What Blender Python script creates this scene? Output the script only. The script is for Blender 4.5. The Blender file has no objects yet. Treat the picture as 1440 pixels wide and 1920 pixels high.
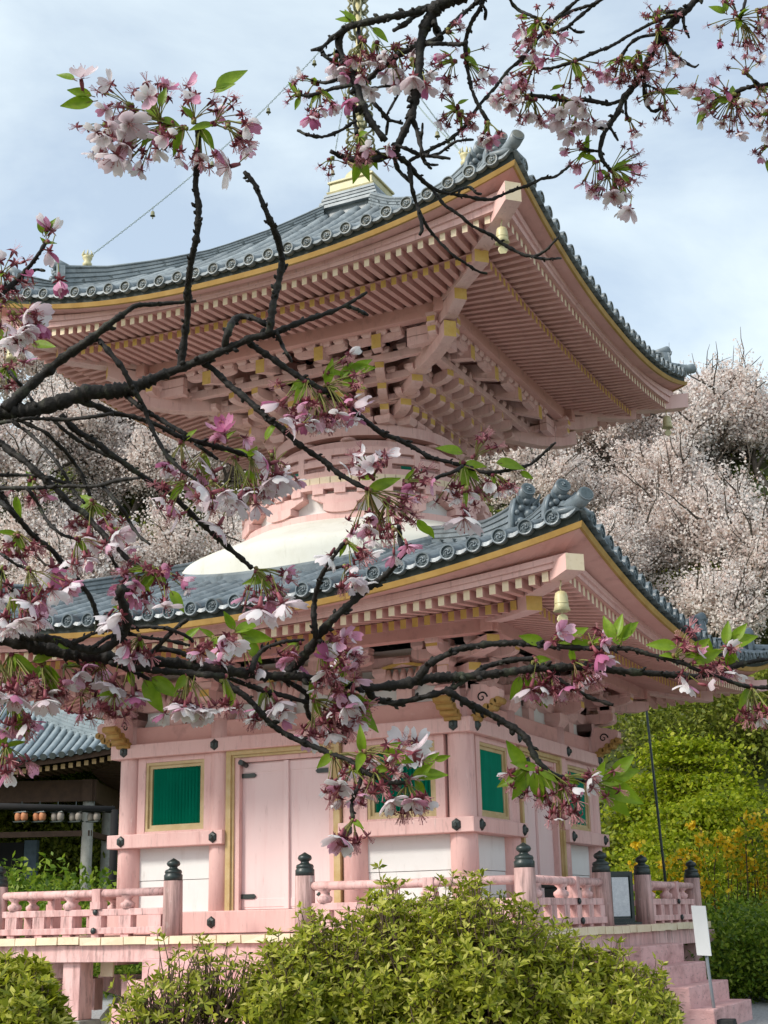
import bpy, math, random
import numpy as np
from mathutils import Vector, Matrix
random.seed(7); rng = np.random.default_rng(7)
sc = bpy.context.scene
col = sc.collection
R = math.radians

# ------------------------------------------------------------------ camera
CAM = np.array([9.5052, -19.046, 1.5173])
YAW, PIT, ROL, FPX = 0.4503, 0.2844, -0.0218, 2603.57      # focal length in pixels of the 1440 x 1920 frame
_f = np.array([-math.sin(YAW)*math.cos(PIT), math.cos(YAW)*math.cos(PIT), math.sin(PIT)])
_r = np.array([math.cos(YAW), math.sin(YAW), 0.0]); _u = np.cross(_r, _f)
CR = _r*math.cos(ROL)+_u*math.sin(ROL); CU = -_r*math.sin(ROL)+_u*math.cos(ROL); CF = _f
cd = bpy.data.cameras.new('camera'); cam = bpy.data.objects.new('camera', cd); col.objects.link(cam)
cd.sensor_fit = 'VERTICAL'; cd.sensor_height = 36; cd.lens = FPX/1920*36; cd.clip_start = .05; cd.clip_end = 900
M3 = Matrix((CR, CU, -CF)).transposed().to_4x4(); M3.translation = Vector(CAM); cam.matrix_world = M3
sc.camera = cam

# ------------------------------------------------------------------ sky, sun, exposure
SUN_EL, SUN_AZ = R(38), R(214)          # azimuth from +Y clockwise: the sun stands behind the camera's left shoulder
w = bpy.data.worlds.new('World'); sc.world = w; w.use_nodes = True
nt = w.node_tree; nt.nodes.clear()
N = lambda t, **k: (lambda n: ([setattr(n, a, b) for a, b in k.items()], n)[1])(nt.nodes.new(t))
sky = N('ShaderNodeTexSky', sky_type='NISHITA', sun_disc=False, sun_elevation=SUN_EL, sun_rotation=SUN_AZ, air_density=1.0, dust_density=2.0)
bg1 = N('ShaderNodeBackground'); bg1.inputs['Strength'].default_value = .15
nt.links.new(sky.outputs[0], bg1.inputs[0])
tc = N('ShaderNodeTexCoord'); mp = N('ShaderNodeMapping'); mp.inputs['Scale'].default_value = (1, 1, 2.4)
nt.links.new(tc.outputs['Generated'], mp.inputs[0])
nz = N('ShaderNodeTexNoise'); nz.inputs['Scale'].default_value = 3.1; nz.inputs['Detail'].default_value = 7; nz.inputs['Roughness'].default_value = .55; nz.inputs['Distortion'].default_value = .3
nt.links.new(mp.outputs[0], nz.inputs['Vector'])
rp = N('ShaderNodeValToRGB'); rp.color_ramp.elements[0].position = .36; rp.color_ramp.elements[1].position = .66
rp.color_ramp.elements[0].color = (.44, .44, .44, 1); rp.color_ramp.elements[1].color = (1, 1, 1, 1)
nt.links.new(nz.outputs[0], rp.inputs[0])
bg2 = N('ShaderNodeBackground'); bg2.inputs['Color'].default_value = (.74, .845, .895, 1); bg2.inputs['Strength'].default_value = .85
mx = N('ShaderNodeMixShader'); nt.links.new(rp.outputs[0], mx.inputs[0]); nt.links.new(bg1.outputs[0], mx.inputs[1]); nt.links.new(bg2.outputs[0], mx.inputs[2])
wo = N('ShaderNodeOutputWorld'); nt.links.new(mx.outputs[0], wo.inputs[0])
sl = bpy.data.lights.new('sun', 'SUN'); sl.energy = 2.3; sl.angle = R(12); sl.color = (1, .95, .87)
so = bpy.data.objects.new('sun', sl); col.objects.link(so)
sdir = Vector((math.sin(SUN_AZ)*math.cos(SUN_EL), math.cos(SUN_AZ)*math.cos(SUN_EL), math.sin(SUN_EL)))
so.rotation_euler = sdir.to_track_quat('Z', 'Y').to_euler()
so.location = (0, -10, 30)
sc.view_settings.view_transform = 'Standard'; sc.view_settings.look = 'None'; sc.view_settings.exposure = 0.56; sc.view_settings.gamma = 1
sc.cycles.max_bounces = 6; sc.cycles.diffuse_bounces = 3; sc.cycles.transparent_max_bounces = 4

# ------------------------------------------------------------------ helpers
def at(px, py, dep):
    return CAM + dep*(CF + CR*((px-720)/FPX) + CU*((960-py)/FPX))

def mat(name, c1, c2=None, rough=.6, scale=3.0, stretch=(1, 1, 1), bump=.0, bscale=60, spec=.3, metal=0, trans=0, dirt=None, island=None, bdist=.01, ivar=0):
    m = bpy.data.materials.new(name); m.use_nodes = True
    t = m.node_tree; t.nodes.clear(); n = lambda k: t.nodes.new(k); L = t.links.new
    out = n('ShaderNodeOutputMaterial'); b = n('ShaderNodeBsdfPrincipled')
    b.inputs['Roughness'].default_value = rough; b.inputs['Specular IOR Level'].default_value = spec; b.inputs['Metallic'].default_value = metal
    tcn = n('ShaderNodeTexCoord'); mpn = n('ShaderNodeMapping'); mpn.inputs['Scale'].default_value = stretch
    L(tcn.outputs['Object'], mpn.inputs[0])
    if island:
        g = n('ShaderNodeNewGeometry'); rmp = n('ShaderNodeValToRGB'); rmp.color_ramp.interpolation = 'LINEAR'
        els = rmp.color_ramp.elements
        for i, (p, c) in enumerate(island):
            e = els[i] if i < 2 else els.new(p)
            e.position = p; e.color = (*c, 1)
        L(g.outputs['Random Per Island'], rmp.inputs[0]); csock = rmp.outputs[0]
    else:
        nn = n('ShaderNodeTexNoise'); nn.inputs['Scale'].default_value = scale; nn.inputs['Detail'].default_value = 5; nn.inputs['Roughness'].default_value = .6
        L(mpn.outputs[0], nn.inputs['Vector'])
        rmp = n('ShaderNodeValToRGB'); rmp.color_ramp.elements[0].position = .3; rmp.color_ramp.elements[1].position = .72
        rmp.color_ramp.elements[0].color = (*c1, 1); rmp.color_ramp.elements[1].color = (*(c2 or c1), 1)
        L(nn.outputs[0], rmp.inputs[0]); csock = rmp.outputs[0]
    for (dc, amt, dscale, dstr, lo, hi) in (dirt or []):
        dm = n('ShaderNodeMapping'); dm.inputs['Scale'].default_value = dstr; dm.inputs['Location'].default_value = (dscale*.37, 1.7*dscale % 3, .6); L(tcn.outputs['Object'], dm.inputs[0])
        dn = n('ShaderNodeTexNoise'); dn.inputs['Scale'].default_value = dscale; dn.inputs['Detail'].default_value = 6; dn.inputs['Roughness'].default_value = .65; L(dm.outputs[0], dn.inputs['Vector'])
        dr = n('ShaderNodeValToRGB'); dr.color_ramp.elements[0].position = lo; dr.color_ramp.elements[1].position = hi
        dr.color_ramp.elements[0].color = (0, 0, 0, 1); dr.color_ramp.elements[1].color = (amt, amt, amt, 1); L(dn.outputs[0], dr.inputs[0])
        mxn = n('ShaderNodeMix'); mxn.data_type = 'RGBA'; L(dr.outputs[0], mxn.inputs[0]); L(csock, mxn.inputs[6]); mxn.inputs[7].default_value = (*dc, 1)
        csock = mxn.outputs[2]
    if ivar:
        g = n('ShaderNodeNewGeometry'); mr = n('ShaderNodeMapRange'); mr.inputs[3].default_value = 1-ivar; mr.inputs[4].default_value = 1+ivar; L(g.outputs['Random Per Island'], mr.inputs[0])
        vm = n('ShaderNodeVectorMath'); vm.operation = 'SCALE'; L(csock, vm.inputs[0]); L(mr.outputs[0], vm.inputs['Scale']); csock = vm.outputs[0]
    L(csock, b.inputs['Base Color'])
    if bump:
        bn = n('ShaderNodeTexNoise'); bn.inputs['Scale'].default_value = bscale; bn.inputs['Detail'].default_value = 4; L(mpn.outputs[0], bn.inputs['Vector'])
        bp = n('ShaderNodeBump'); bp.inputs['Strength'].default_value = bump; bp.inputs['Distance'].default_value = bdist; L(bn.outputs[0], bp.inputs['Height']); L(bp.outputs[0], b.inputs['Normal'])
    if trans:
        tr = n('ShaderNodeBsdfTranslucent'); L(csock, tr.inputs[0]); ms = n('ShaderNodeMixShader'); ms.inputs[0].default_value = trans
        L(b.outputs[0], ms.inputs[1]); L(tr.outputs[0], ms.inputs[2]); L(ms.outputs[0], out.inputs[0])
    else:
        L(b.outputs[0], out.inputs[0])
    return m

DIRT = (.16, .085, .075)
M = {}
M['pink'] = mat('pink paint', (.70, .43, .395), (.77, .51, .47), .62, 1.6, (1, 1, .4), .4, 80, dirt=[((.55, .28, .26), .65, 2.2, (3, 3, .45), .52, .75), (DIRT, .6, 5, (4, 4, .4), .58, .82), ((.30, .17, .15), .45, 20, (1, 1, .22), .60, .72), ((.86, .70, .66), .5, 11, (2, 2, .5), .62, .74)], bdist=.004)
M['pinkpale'] = mat('pale pink door paint', (.76, .56, .54), (.82, .63, .61), .6, 1.2, (1, 1, .4), .2, 90, dirt=[((.68, .40, .39), .5, 1.6, (4, 4, .3), .52, .8), (DIRT, .4, 7, (3, 3, .8), .64, .86), ((.50, .33, .31), .4, 18, (1, 1, .2), .60, .74)], bdist=.004)
M['pinkworn'] = mat('weathered pink paint', (.68, .40, .375), (.78, .52, .49), .7, 3, (1, 1, .5), .4, 70, dirt=[((.34, .17, .155), .75, 3, (3, 3, .5), .46, .72), ((.085, .06, .058), .8, 6, (3, 3, .6), .54, .74), ((.6, .56, .52), .5, 9, (1, 1, 1), .62, .75)], bdist=.006)
M['postworn'] = mat('rain-stained post paint', (.58, .36, .33), (.72, .48, .45), .75, 3, (1, 1, .4), .5, 60, dirt=[((.20, .125, .11), .85, 2.2, (5, 5, .35), .40, .66), ((.08, .06, .058), .7, 7, (4, 4, .4), .52, .74), ((.66, .62, .58), .5, 10, (1, 1, .6), .60, .74)], bdist=.006)
M['pinkstep'] = mat('pink painted concrete', (.66, .38, .36), (.76, .47, .455), .8, 2.5, (1, 1, 1), .6, 50, dirt=[((.42, .22, .21), .8, 3, (1, 1, 2), .46, .72), ((.12, .09, .08), .75, 8, (1, 1, 3), .56, .74), ((.62, .56, .52), .5, 14, (1, 1, 1), .6, .74)], bdist=.01)
M['soffitshade'] = mat('soffit pink', (.60, .315, .275), (.69, .385, .34), .7, 1.5, (1, 1, 1), .15, 60, dirt=[(DIRT, .45, 4, (1, 1, 1), .55, .82), ((.80, .62, .56), .35, 9, (1, 1, 1), .6, .78)])  # same pink paint, darkened to put the under-eave shade into the colour
M['cream'] = mat('cream end paint', (.74, .60, .40), (.80, .67, .50), .6, 5, dirt=[((.5, .33, .16), .5, 14, (1, 1, 1), .55, .8)])
M['ochre'] = mat('ochre paint', (.60, .37, .085), (.70, .48, .16), .55, 6, dirt=[((.35, .2, .05), .5, 9, (1, 1, 1), .55, .8)])
M['fascia'] = mat('ochre fascia paint', (.34, .19, .045), (.44, .27, .085), .6, 4, dirt=[((.22, .12, .04), .6, 4, (1, 1, 1), .52, .8)])
M['white'] = mat('white plaster', (.70, .69, .66), (.77, .77, .75), .75, 1.3, (1, 1, 1), .2, 25, dirt=[((.50, .47, .42), .55, 2.5, (2, 2, .4), .54, .82), ((.36, .33, .29), .5, 9, (2, 2, .3), .62, .8)], bdist=.006)
M['dome'] = mat('cream plaster', (.64, .63, .56), (.72, .715, .655), .75, .9, (1, 1, 1), .2, 20, dirt=[((.50, .48, .37), .55, 2.0, (1, 1, .6), .52, .82), ((.38, .36, .27), .5, 5, (3, 3, .5), .58, .8), ((.30, .28, .22), .4, 16, (1, 1, 1), .64, .78)], bdist=.006)
M['green'] = mat('green shutter', (.0, .27, .165), (.006, .36, .23), .45, 4, (1, 1, .3), dirt=[((.03, .12, .08), .5, 6, (3, 3, .5), .55, .8)])
M['greenshade'] = mat('shaded slat gap green', (.0, .055, .035), (.0, .08, .05), .6, 6)  # darker copy of the shutter green, painting shade between the slats
M['black'] = mat('black fittings', (.012, .02, .02), (.03, .045, .04), .38, 14, spec=.5, bump=.2, bscale=40)
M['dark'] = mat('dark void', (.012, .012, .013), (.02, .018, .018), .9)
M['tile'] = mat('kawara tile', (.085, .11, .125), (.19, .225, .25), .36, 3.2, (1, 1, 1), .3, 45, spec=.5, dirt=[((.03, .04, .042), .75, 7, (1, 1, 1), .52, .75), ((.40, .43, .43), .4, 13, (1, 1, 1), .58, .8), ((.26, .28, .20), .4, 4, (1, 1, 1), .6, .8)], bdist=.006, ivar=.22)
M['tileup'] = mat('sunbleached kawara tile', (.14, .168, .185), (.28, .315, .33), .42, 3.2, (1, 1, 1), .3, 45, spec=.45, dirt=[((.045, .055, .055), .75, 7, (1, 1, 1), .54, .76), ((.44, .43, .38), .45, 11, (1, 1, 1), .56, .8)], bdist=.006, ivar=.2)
M['tiledark'] = mat('eave shadow board', (.02, .028, .026), (.045, .055, .05), .7, 6)  # near-black shade colour for the gap under the tiles; also on hall tile ends
M['tileface'] = mat('tile end face', (.10, .105, .09), (.20, .20, .165), .5, 9, bump=.4, bscale=60, dirt=[((.07, .075, .07), .6, 20, (1, 1, 1), .5, .75)])
M['tilefacelow'] = mat('tile end face slate', (.045, .065, .075), (.11, .14, .15), .42, 9, bump=.4, bscale=60, dirt=[((.05, .06, .06), .6, 20, (1, 1, 1), .5, .75)])
M['gold'] = mat('pale gilt bronze', (.52, .46, .24), (.66, .60, .36), .45, 6, spec=.5, dirt=[((.25, .22, .09), .7, 9, (1, 1, 1), .55, .8)])
M['bronze'] = mat('green bronze', (.16, .17, .09), (.34, .31, .16), .5, 8, spec=.5, dirt=[((.05, .07, .06), .7, 12, (1, 1, 1), .5, .75)])
M['stone'] = mat('grey stone', (.26, .25, .22), (.38, .37, .33), .85, 4, bump=.5, bscale=30, dirt=[((.12, .12, .09), .6, 5, (1, 1, 1), .55, .8)])
M['mound'] = mat('mossy plaster mound', (.40, .38, .27), (.52, .50, .38), .85, 2, bump=.3, bscale=20, dirt=[((.2, .2, .11), .6, 4, (1, 1, 1), .5, .8)])

class MB:
    def __init__(s): s.v = []; s.f = []; s.m = []; s.sm = []
    def add(s, vs, fs, m=0, smooth=False):
        o = len(s.v); s.v += [tuple(map(float, v)) for v in vs]
        for f in fs: s.f.append(tuple(i+o for i in f)); s.m.append(m); s.sm.append(smooth)
    def hexa(s, p, m=0, ms=None):
        # p: bottom four then top four, same winding; faces: bottom, top, sides 0..3
        fs = [(3, 2, 1, 0), (4, 5, 6, 7), (0, 1, 5, 4), (1, 2, 6, 5), (2, 3, 7, 6), (3, 0, 4, 7)]
        o = len(s.v); s.v += [tuple(map(float, v)) for v in p]
        for i, f in enumerate(fs): s.f.append(tuple(j+o for j in f)); s.m.append(ms[i] if ms else m); s.sm.append(False)
    def box(s, x0, x1, y0, y1, z0, z1, m=0, ms=None):
        s.hexa([(x0, y0, z0), (x1, y0, z0), (x1, y1, z0), (x0, y1, z0), (x0, y0, z1), (x1, y0, z1), (x1, y1, z1), (x0, y1, z1)], m, ms)
    def taper(s, cx, cy, z0, z1, w0, d0, w1, d1, m=0, ang=0):
        c, t = math.cos(ang), math.sin(ang)
        q = lambda a, b, z: (cx+a*c-b*t, cy+a*t+b*c, z)
        s.hexa([q(-w0, -d0, z0), q(w0, -d0, z0), q(w0, d0, z0), q(-w0, d0, z0), q(-w1, -d1, z1), q(w1, -d1, z1), q(w1, d1, z1), q(-w1, d1, z1)], m)
    def tube(s, path, rad, n=8, m=0, cap=True, smooth=True, mcap=None):
        P = [np.array(p, float) for p in path]; k = len(P)
        if not hasattr(rad, '__len__'): rad = [rad]*k
        T = []
        for i in range(k):
            a = P[min(i+1, k-1)]-P[max(i-1, 0)]; l = np.linalg.norm(a); T.append(a/l if l > 1e-9 else np.array([0, 0, 1.]))
        ref = np.array([0, 0, 1.]) if abs(T[0][2]) < .9 else np.array([1., 0, 0])
        nrm = np.cross(T[0], ref); nrm /= np.linalg.norm(nrm)
        vs = []
        for i in range(k):
            nrm = nrm-T[i]*(nrm@T[i]); nrm /= (np.linalg.norm(nrm)+1e-12); b = np.cross(T[i], nrm)
            for j in range(n):
                a = 2*math.pi*j/n; vs.append(P[i]+rad[i]*(math.cos(a)*nrm+math.sin(a)*b))
        fs = [(i*n+j, i*n+(j+1) % n, (i+1)*n+(j+1) % n, (i+1)*n+j) for i in range(k-1) for j in range(n)]
        s.add(vs, fs, m, smooth)
        if cap:
            o = len(s.v)-k*n
            s.f.append(tuple(o+j for j in reversed(range(n)))); s.m.append(m if mcap is None else mcap); s.sm.append(False)
            s.f.append(tuple(o+(k-1)*n+j for j in range(n))); s.m.append(m if mcap is None else mcap); s.sm.append(False)
    def lathe(s, prof, n=24, c=(0, 0), m=0, smooth=True, a0=0, a1=2*math.pi, lobes=None):
        full = abs(a1-a0-2*math.pi) < 1e-6; k = n if full else n+1
        vs = []
        for (r, z) in prof:
            for j in range(k):
                a = a0+(a1-a0)*j/n; rr = r*(1+(lobes(a, z) if lobes else 0))
                vs.append((c[0]+rr*math.cos(a), c[1]+rr*math.sin(a), z))
        fs = []
        for i in range(len(prof)-1):
            for j in range(n):
                j2 = (j+1) % k if full else j+1
                fs.append((i*k+j, i*k+j2, (i+1)*k+j2, (i+1)*k+j))
        s.add(vs, fs, m, smooth)
    def ball(s, c, r, m=0, n=8, sc_=(1, 1, 1)):
        vs = []; fs = []
        for i in range(n//2+1):
            th = math.pi*i/(n//2)
            for j in range(n):
                a = 2*math.pi*j/n; vs.append((c[0]+r*sc_[0]*math.sin(th)*math.cos(a), c[1]+r*sc_[1]*math.sin(th)*math.sin(a), c[2]+r*sc_[2]*math.cos(th)))
        for i in range(n//2):
            for j in range(n): fs.append((i*n+j, (i+1)*n+j, (i+1)*n+(j+1) % n, i*n+(j+1) % n))
        s.add(vs, fs, m, True)
    def prism(s, prof, fn, t0, t1, m=0, mside=None):
        # prof: list of 2D points; fn(a, b, t) -> 3D; extruded from t0 to t1
        k = len(prof); vs = [fn(a, b, t0) for a, b in prof]+[fn(a, b, t1) for a, b in prof]
        o = len(s.v); s.v += [tuple(map(float, v)) for v in vs]
        s.f.append(tuple(o+i for i in range(k))); s.m.append(m); s.sm.append(False)
        s.f.append(tuple(o+k+i for i in reversed(range(k)))); s.m.append(m); s.sm.append(False)
        for i in range(k):
            j = (i+1) % k; s.f.append((o+i, o+k+i, o+k+j, o+j)); s.m.append(mside[i] if mside else m); s.sm.append(False)
    def mesh(s, name, mats):
        me = bpy.data.meshes.new(name); me.from_pydata(s.v, [], s.f)
        for x in (mats if isinstance(mats, (list, tuple)) else [mats]): me.materials.append(x)
        me.polygons.foreach_set('material_index', s.m); me.polygons.foreach_set('use_smooth', s.sm); me.update()
        return me

def link(name, me, parent=None, rotz=0, loc=(0, 0, 0), bev=0):
    o = bpy.data.objects.new(name, me); col.objects.link(o); o.parent = parent; o.rotation_euler[2] = rotz; o.location = loc
    if bev:
        b = o.modifiers.new('bevel', 'BEVEL'); b.width = bev; b.segments = 2; b.limit_method = 'ANGLE'; b.angle_limit = R(50); b.harden_normals = False
    return o
def tag(o, label, cat=None, group=None, kind=None):
    if label: o['label'] = label
    if cat: o['category'] = cat
    if group: o['group'] = group
    if kind: o['kind'] = kind
    return o
def thing(name, label, cat, loc=(0, 0, 0), group=None):
    e = bpy.data.objects.new(name, None); col.objects.link(e); e.location = loc; e.empty_display_size = .2
    return tag(e, label, cat, group)
def quadmesh(name, V, mats, mi=None, smooth=False):
    # V: (N, k, 3) array of separate k-gons
    n, k = V.shape[:2]; me = bpy.data.meshes.new(name)
    me.vertices.add(n*k); me.vertices.foreach_set('co', V.reshape(-1).astype(np.float32))
    me.loops.add(n*k); me.loops.foreach_set('vertex_index', np.arange(n*k, dtype=np.int32))
    me.polygons.add(n); me.polygons.foreach_set('loop_start', np.arange(0, n*k, k, dtype=np.int32))
    me.polygons.foreach_set('loop_total', np.full(n, k, dtype=np.int32))
    for x in (mats if isinstance(mats, (list, tuple)) else [mats]): me.materials.append(x)
    if mi is not None: me.polygons.foreach_set('material_index', mi.astype(np.int32))
    if smooth: me.polygons.foreach_set('use_smooth', np.ones(n, dtype=bool))
    me.update(calc_edges=True); me.validate()
    return me

# ================================================================== PAGODA
GZ = .1
pag = thing('pagoda', 'pink two-storey pagoda with grey tiled roofs, round white-domed neck and gilt spire', 'pagoda', (0, 0, 0))
def F(u, d, z): return (u, -d, z)             # front-face coordinates (along, outward, up)
def part4(name, mb, mats, faces=(0, 1, 2, 3), parents=None, bev=0, label=None, kind=None):
    me = mb.mesh(name, mats); out = []
    for i, k in enumerate(faces):
        o = link(name, me, parents[i] if parents else pag, 0 if parents else k*math.pi/2, bev=bev)
        if label: o['label'] = label
        if kind: o['kind'] = kind
        out.append(o)
    return out
def fbox(mb, u0, u1, d0, d1, z0, z1, m=0, ms=None): mb.box(u0, u1, -d1, -d0, z0, z1, m, ms)

# ---- podium mound, deck, posts
mb = MB(); mb.lathe([(4.0, GZ), (3.9, .3), (3.5, .75), (3.0, 1.0), (2.6, 1.08), (0, 1.1)], 48); link('podium_mound', mb.mesh('podium_mound', M['mound']), pag)
ZD = 1.36
for k in range(4):   # plank deck: cream plank ends run along every edge
    mb = MB(); n = 23; s = 8.0/n
    for i in range(n):
        u = -4.0+i*s; w_ = .006+.004*random.random(); zt = ZD+random.uniform(-.006, .006)
        a0, a1 = max(abs(u), abs(u+s)), 0
        d0 = max(2.3, min(3.98, min(abs(u), abs(u+s))))
        mb.hexa([(u+w_, -4.0+random.uniform(-.012, .01), zt-.095), (u+s-w_, -4.0+random.uniform(-.012, .01), zt-.095), (u+s-w_, -max(2.3, abs(u+s)-.001) if abs(u+s) > 2.3 else -2.3, zt-.095), (u+w_, -max(2.3, abs(u)-.001) if abs(u) > 2.3 else -2.3, zt-.095),
                 (u+w_, -4.0, zt), (u+s-w_, -4.0, zt), (u+s-w_, -max(2.3, abs(u+s)), zt), (u+w_, -max(2.3, abs(u)), zt)], 0, [0, 1, 0, 0, 0, 0])
    me = mb.mesh('deck_planks', [M['cream'], M['pinkworn']]); link('deck_planks', me, pag, k*math.pi/2)
mb = MB(); fbox(mb, -3.93, 3.77, 3.77, 3.93, 1.05, 1.262); fbox(mb, 4.0, 4.36, 3.74, 3.96, 1.04, 1.235); fbox(mb, -3.6, 3.6, 3.0, 3.16, 1.06, 1.25)
part4('floor_beam', mb, M['pinkworn'], bev=.008)
for u in (-3.72, -2.48, 2.48):
    mb = MB(); fbox(mb, u-.14, u+.14, 3.57, 3.85, .34, 1.05); ps = part4('deck_post', mb, M['pinkworn'], bev=.012)
    mb = MB(); mb.taper(u, -3.71, GZ-.02, .34, .27, .27, .22, .22); part4('foundation_stone', mb, M['stone'], parents=ps, bev=.02)
for u in (-3.1, -1.85, 1.85, 3.1):
    mb = MB(); mb.hexa([F(u-.09, 3.5, .62), F(u+.09, 3.5, .62), F(u+.09, 2.6, .42), F(u-.09, 2.6, .42), F(u-.09, 3.5, .82), F(u+.09, 3.5, .82), F(u+.09, 2.6, .82), F(u-.09, 2.6, .82)])
    part4('under_floor_brace', mb, M['pinkworn'])
mb = MB(); fbox(mb, -2.28, -2.02, 3.02, 3.5, 1.0, 1.06); fbox(mb, -2.26, -2.06, 3.5, 3.53, .86, 1.05, 1); part4('joist_end', mb, [M['pinkworn'], M['cream']])

# ---- railing
def finial(parents, u, d):
    mb = MB(); mb.lathe([(0, 2.03), (.118, 2.03), (.118, 2.10), (.105, 2.11), (.105, 2.125), (.112, 2.13), (.1, 2.16), (.062, 2.175), (.05, 2.19), (.052, 2.2), (.078, 2.215), (.088, 2.24), (.075, 2.268), (.04, 2.287), (.012, 2.305), (0, 2.31)], 20, (u, -d))
    part4('post_finial', mb, M['black'], parents=parents)
for u in (-3.8, -.96, .96):
    mb = MB(); mb.tube([F(u, 3.8, ZD-.02), F(u, 3.8, 1.7), F(u, 3.8, 2.03)], [.128, .124, .12], 20)
    finial(part4('railing_post', mb, M['postworn']), u, 3.8)
for s in (-1, 1):
    a, b = s*1.06, s*3.68; u0, u1 = min(a, b), max(a, b)
    mb = MB(); fbox(mb, u0, u1, 3.72, 3.88, 1.395, 1.475); fbox(mb, u0, u1, 3.75, 3.85, 1.62, 1.705); part4('rail_beam', mb, M['pinkworn'], bev=.008)
    mb = MB(); mb.tube([F(u0-.03, 3.8, 1.905), F((u0+u1)/2, 3.8, 1.9), F(u1+.03, 3.8, 1.905)], .052, 12); part4('hand_rail', mb, M['pinkworn'])
    for j in range(6):
        u = u0+.17+j*(u1-u0-.3)/5
        mb = MB(); fbox(mb, u-.095, u+.095, 3.735, 3.865, 1.475, 1.62)
        if j % 2 == 0:
            mb.lathe([(.07, 1.705), (.095, 1.735), (.095, 1.77), (.05, 1.80), (.045, 1.82), (.08, 1.85), (.085, 1.865)], 12, (u, -3.8))
        elif j == 3:
            fbox(mb, u-.08, u+.08, 3.72, 3.88, 1.705, 1.80); fbox(mb, u-.065, u+.065, 3.735, 3.865, 1.80, 1.96); mb.ball(F(u, 3.87, 1.665), .04, 1, sc_=(1, .6, 1)); mb.ball(F(u, 3.9, 1.435), .045, 1, sc_=(1, .6, 1))
        fbox(mb, u-.06, u+.06, 3.74, 3.86, ZD-.01, 1.395)
        part4('baluster', mb, [M['pinkworn'], M['black']])

# ---- body: columns, beams, walls
cols = [(x*2.55, y*2.55) for x, y in ((1, -1), (1, 1), (-1, 1), (-1, -1))]
for k in range(4):
    c, s = math.cos(k*math.pi/2), math.sin(k*math.pi/2)
    for u in (-1.03, 1.03): cols.append((u*c+2.55*s, u*s-2.55*c))
for (x, y) in cols:
    mb = MB(); mb.tube([(x, y, 1.3), (x, y, 2.6), (x, y, 3.6), (x, y, 4.22)], [.178, .176, .172, .168], 28)
    link('column', mb.mesh('column', M['pink']), pag)
mb = MB()
fbox(mb, -2.78, 2.78, 2.47, 2.78, 3.76, 3.952)
part4('upper_tie_beam', mb, M['pink'], faces=(0, 2), bev=.012)
mb = MB(); fbox(mb, -2.467, 2.467, 2.47, 2.777, 3.762, 3.95); part4('upper_tie_beam', mb, M['pink'], faces=(1, 3), bev=.012)
for s in (-1, 1):
    a, b = s*.88, s*2.79
    mb = MB(); fbox(mb, min(a, b), max(a, b), 2.47, 2.79, 2.52, 2.708); part4('sill_beam', mb, M['pink'], faces=(0, 2), bev=.012)
    b = s*2.467; mb = MB(); fbox(mb, min(a, b), max(a, b), 2.47, 2.787, 2.522, 2.706); part4('sill_beam', mb, M['pink'], faces=(1, 3), bev=.012)
mb = MB(); fbox(mb, -2.8, 2.8, 2.4, 2.80, 1.37, 1.655); part4('ground_beam', mb, M['pink'], faces=(0, 2), bev=.012)
mb = MB(); fbox(mb, -2.397, 2.397, 2.4, 2.797, 1.372, 1.653); part4('ground_beam', mb, M['pink'], faces=(1, 3), bev=.012)
mb = MB(); fbox(mb, -2.5, 2.5, 2.44, 2.66, 3.953, 4.2); part4('frieze_beam', mb, M['soffitshade'], bev=.01)
for s in (-1, 1):
    mb = MB(); a, b = s*1.15, s*2.45
    fbox(mb, min(a, b), max(a, b), 2.44, 2.56, 1.655, 2.075); fbox(mb, min(a, b), max(a, b), 2.44, 2.566, 2.083, 2.52); part4('lower_wall_panel', mb, M['white'])
    mb = MB(); fbox(mb, min(a, b), max(a, b), 2.40, 2.50, 2.70, 3.77); part4('upper_wall_panel', mb, M['white'])
    # window
    c = s*1.745; mb = MB()
    for (p0, p1, q0, q1) in ((-.62, -.49, 2.708, 3.76), (.49, .62, 2.708, 3.76)): fbox(mb, c+p0, c+p1, 2.44, 2.68, q0, q1)
    for (q0, q1) in ((2.708, 2.74), (3.69, 3.76)): fbox(mb, c-.489, c+.489, 2.44, 2.677, q0, q1)
    win = part4('window', mb, M['pink'], bev=.006)
    mb = MB(); x0, x1, z0, z1, t = c-.489, c+.489, 2.741, 3.689, .085
    for (a, b, e) in ((.0, .04, 2.665), (.04, t, 2.635)):
        fbox(mb, x0+a, x0+b, 2.45, e, z0+a, z1-a); fbox(mb, x1-b, x1-a, 2.45, e, z0+a, z1-a)
        fbox(mb, x0+b, x1-b, 2.45, e-.002, z0+a, z0+b); fbox(mb, x0+b, x1-b, 2.45, e-.002, z1-b, z1-a)
    part4('window_frame', mb, [mat('gilt frame', (.48, .35, .17), (.60, .47, .27), .55, 5)], parents=win)
    mb = MB(); n = 15; ww = (x1-x0-2*t)/n
    for i in range(n):
        u = x0+t+(i+.5)*ww; mb.prism([(u-ww*.27, 2.555), (u, 2.632), (u+ww*.27, 2.555)], lambda a, b, z: F(a, b, z), z0+t, z1-t)
    fbox(mb, x0+t, x1-t, 2.50, 2.552, z0+t, z1-t, 1)
    part4('shutter', mb, [M['green'], M['greenshade']], parents=win)
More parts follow.
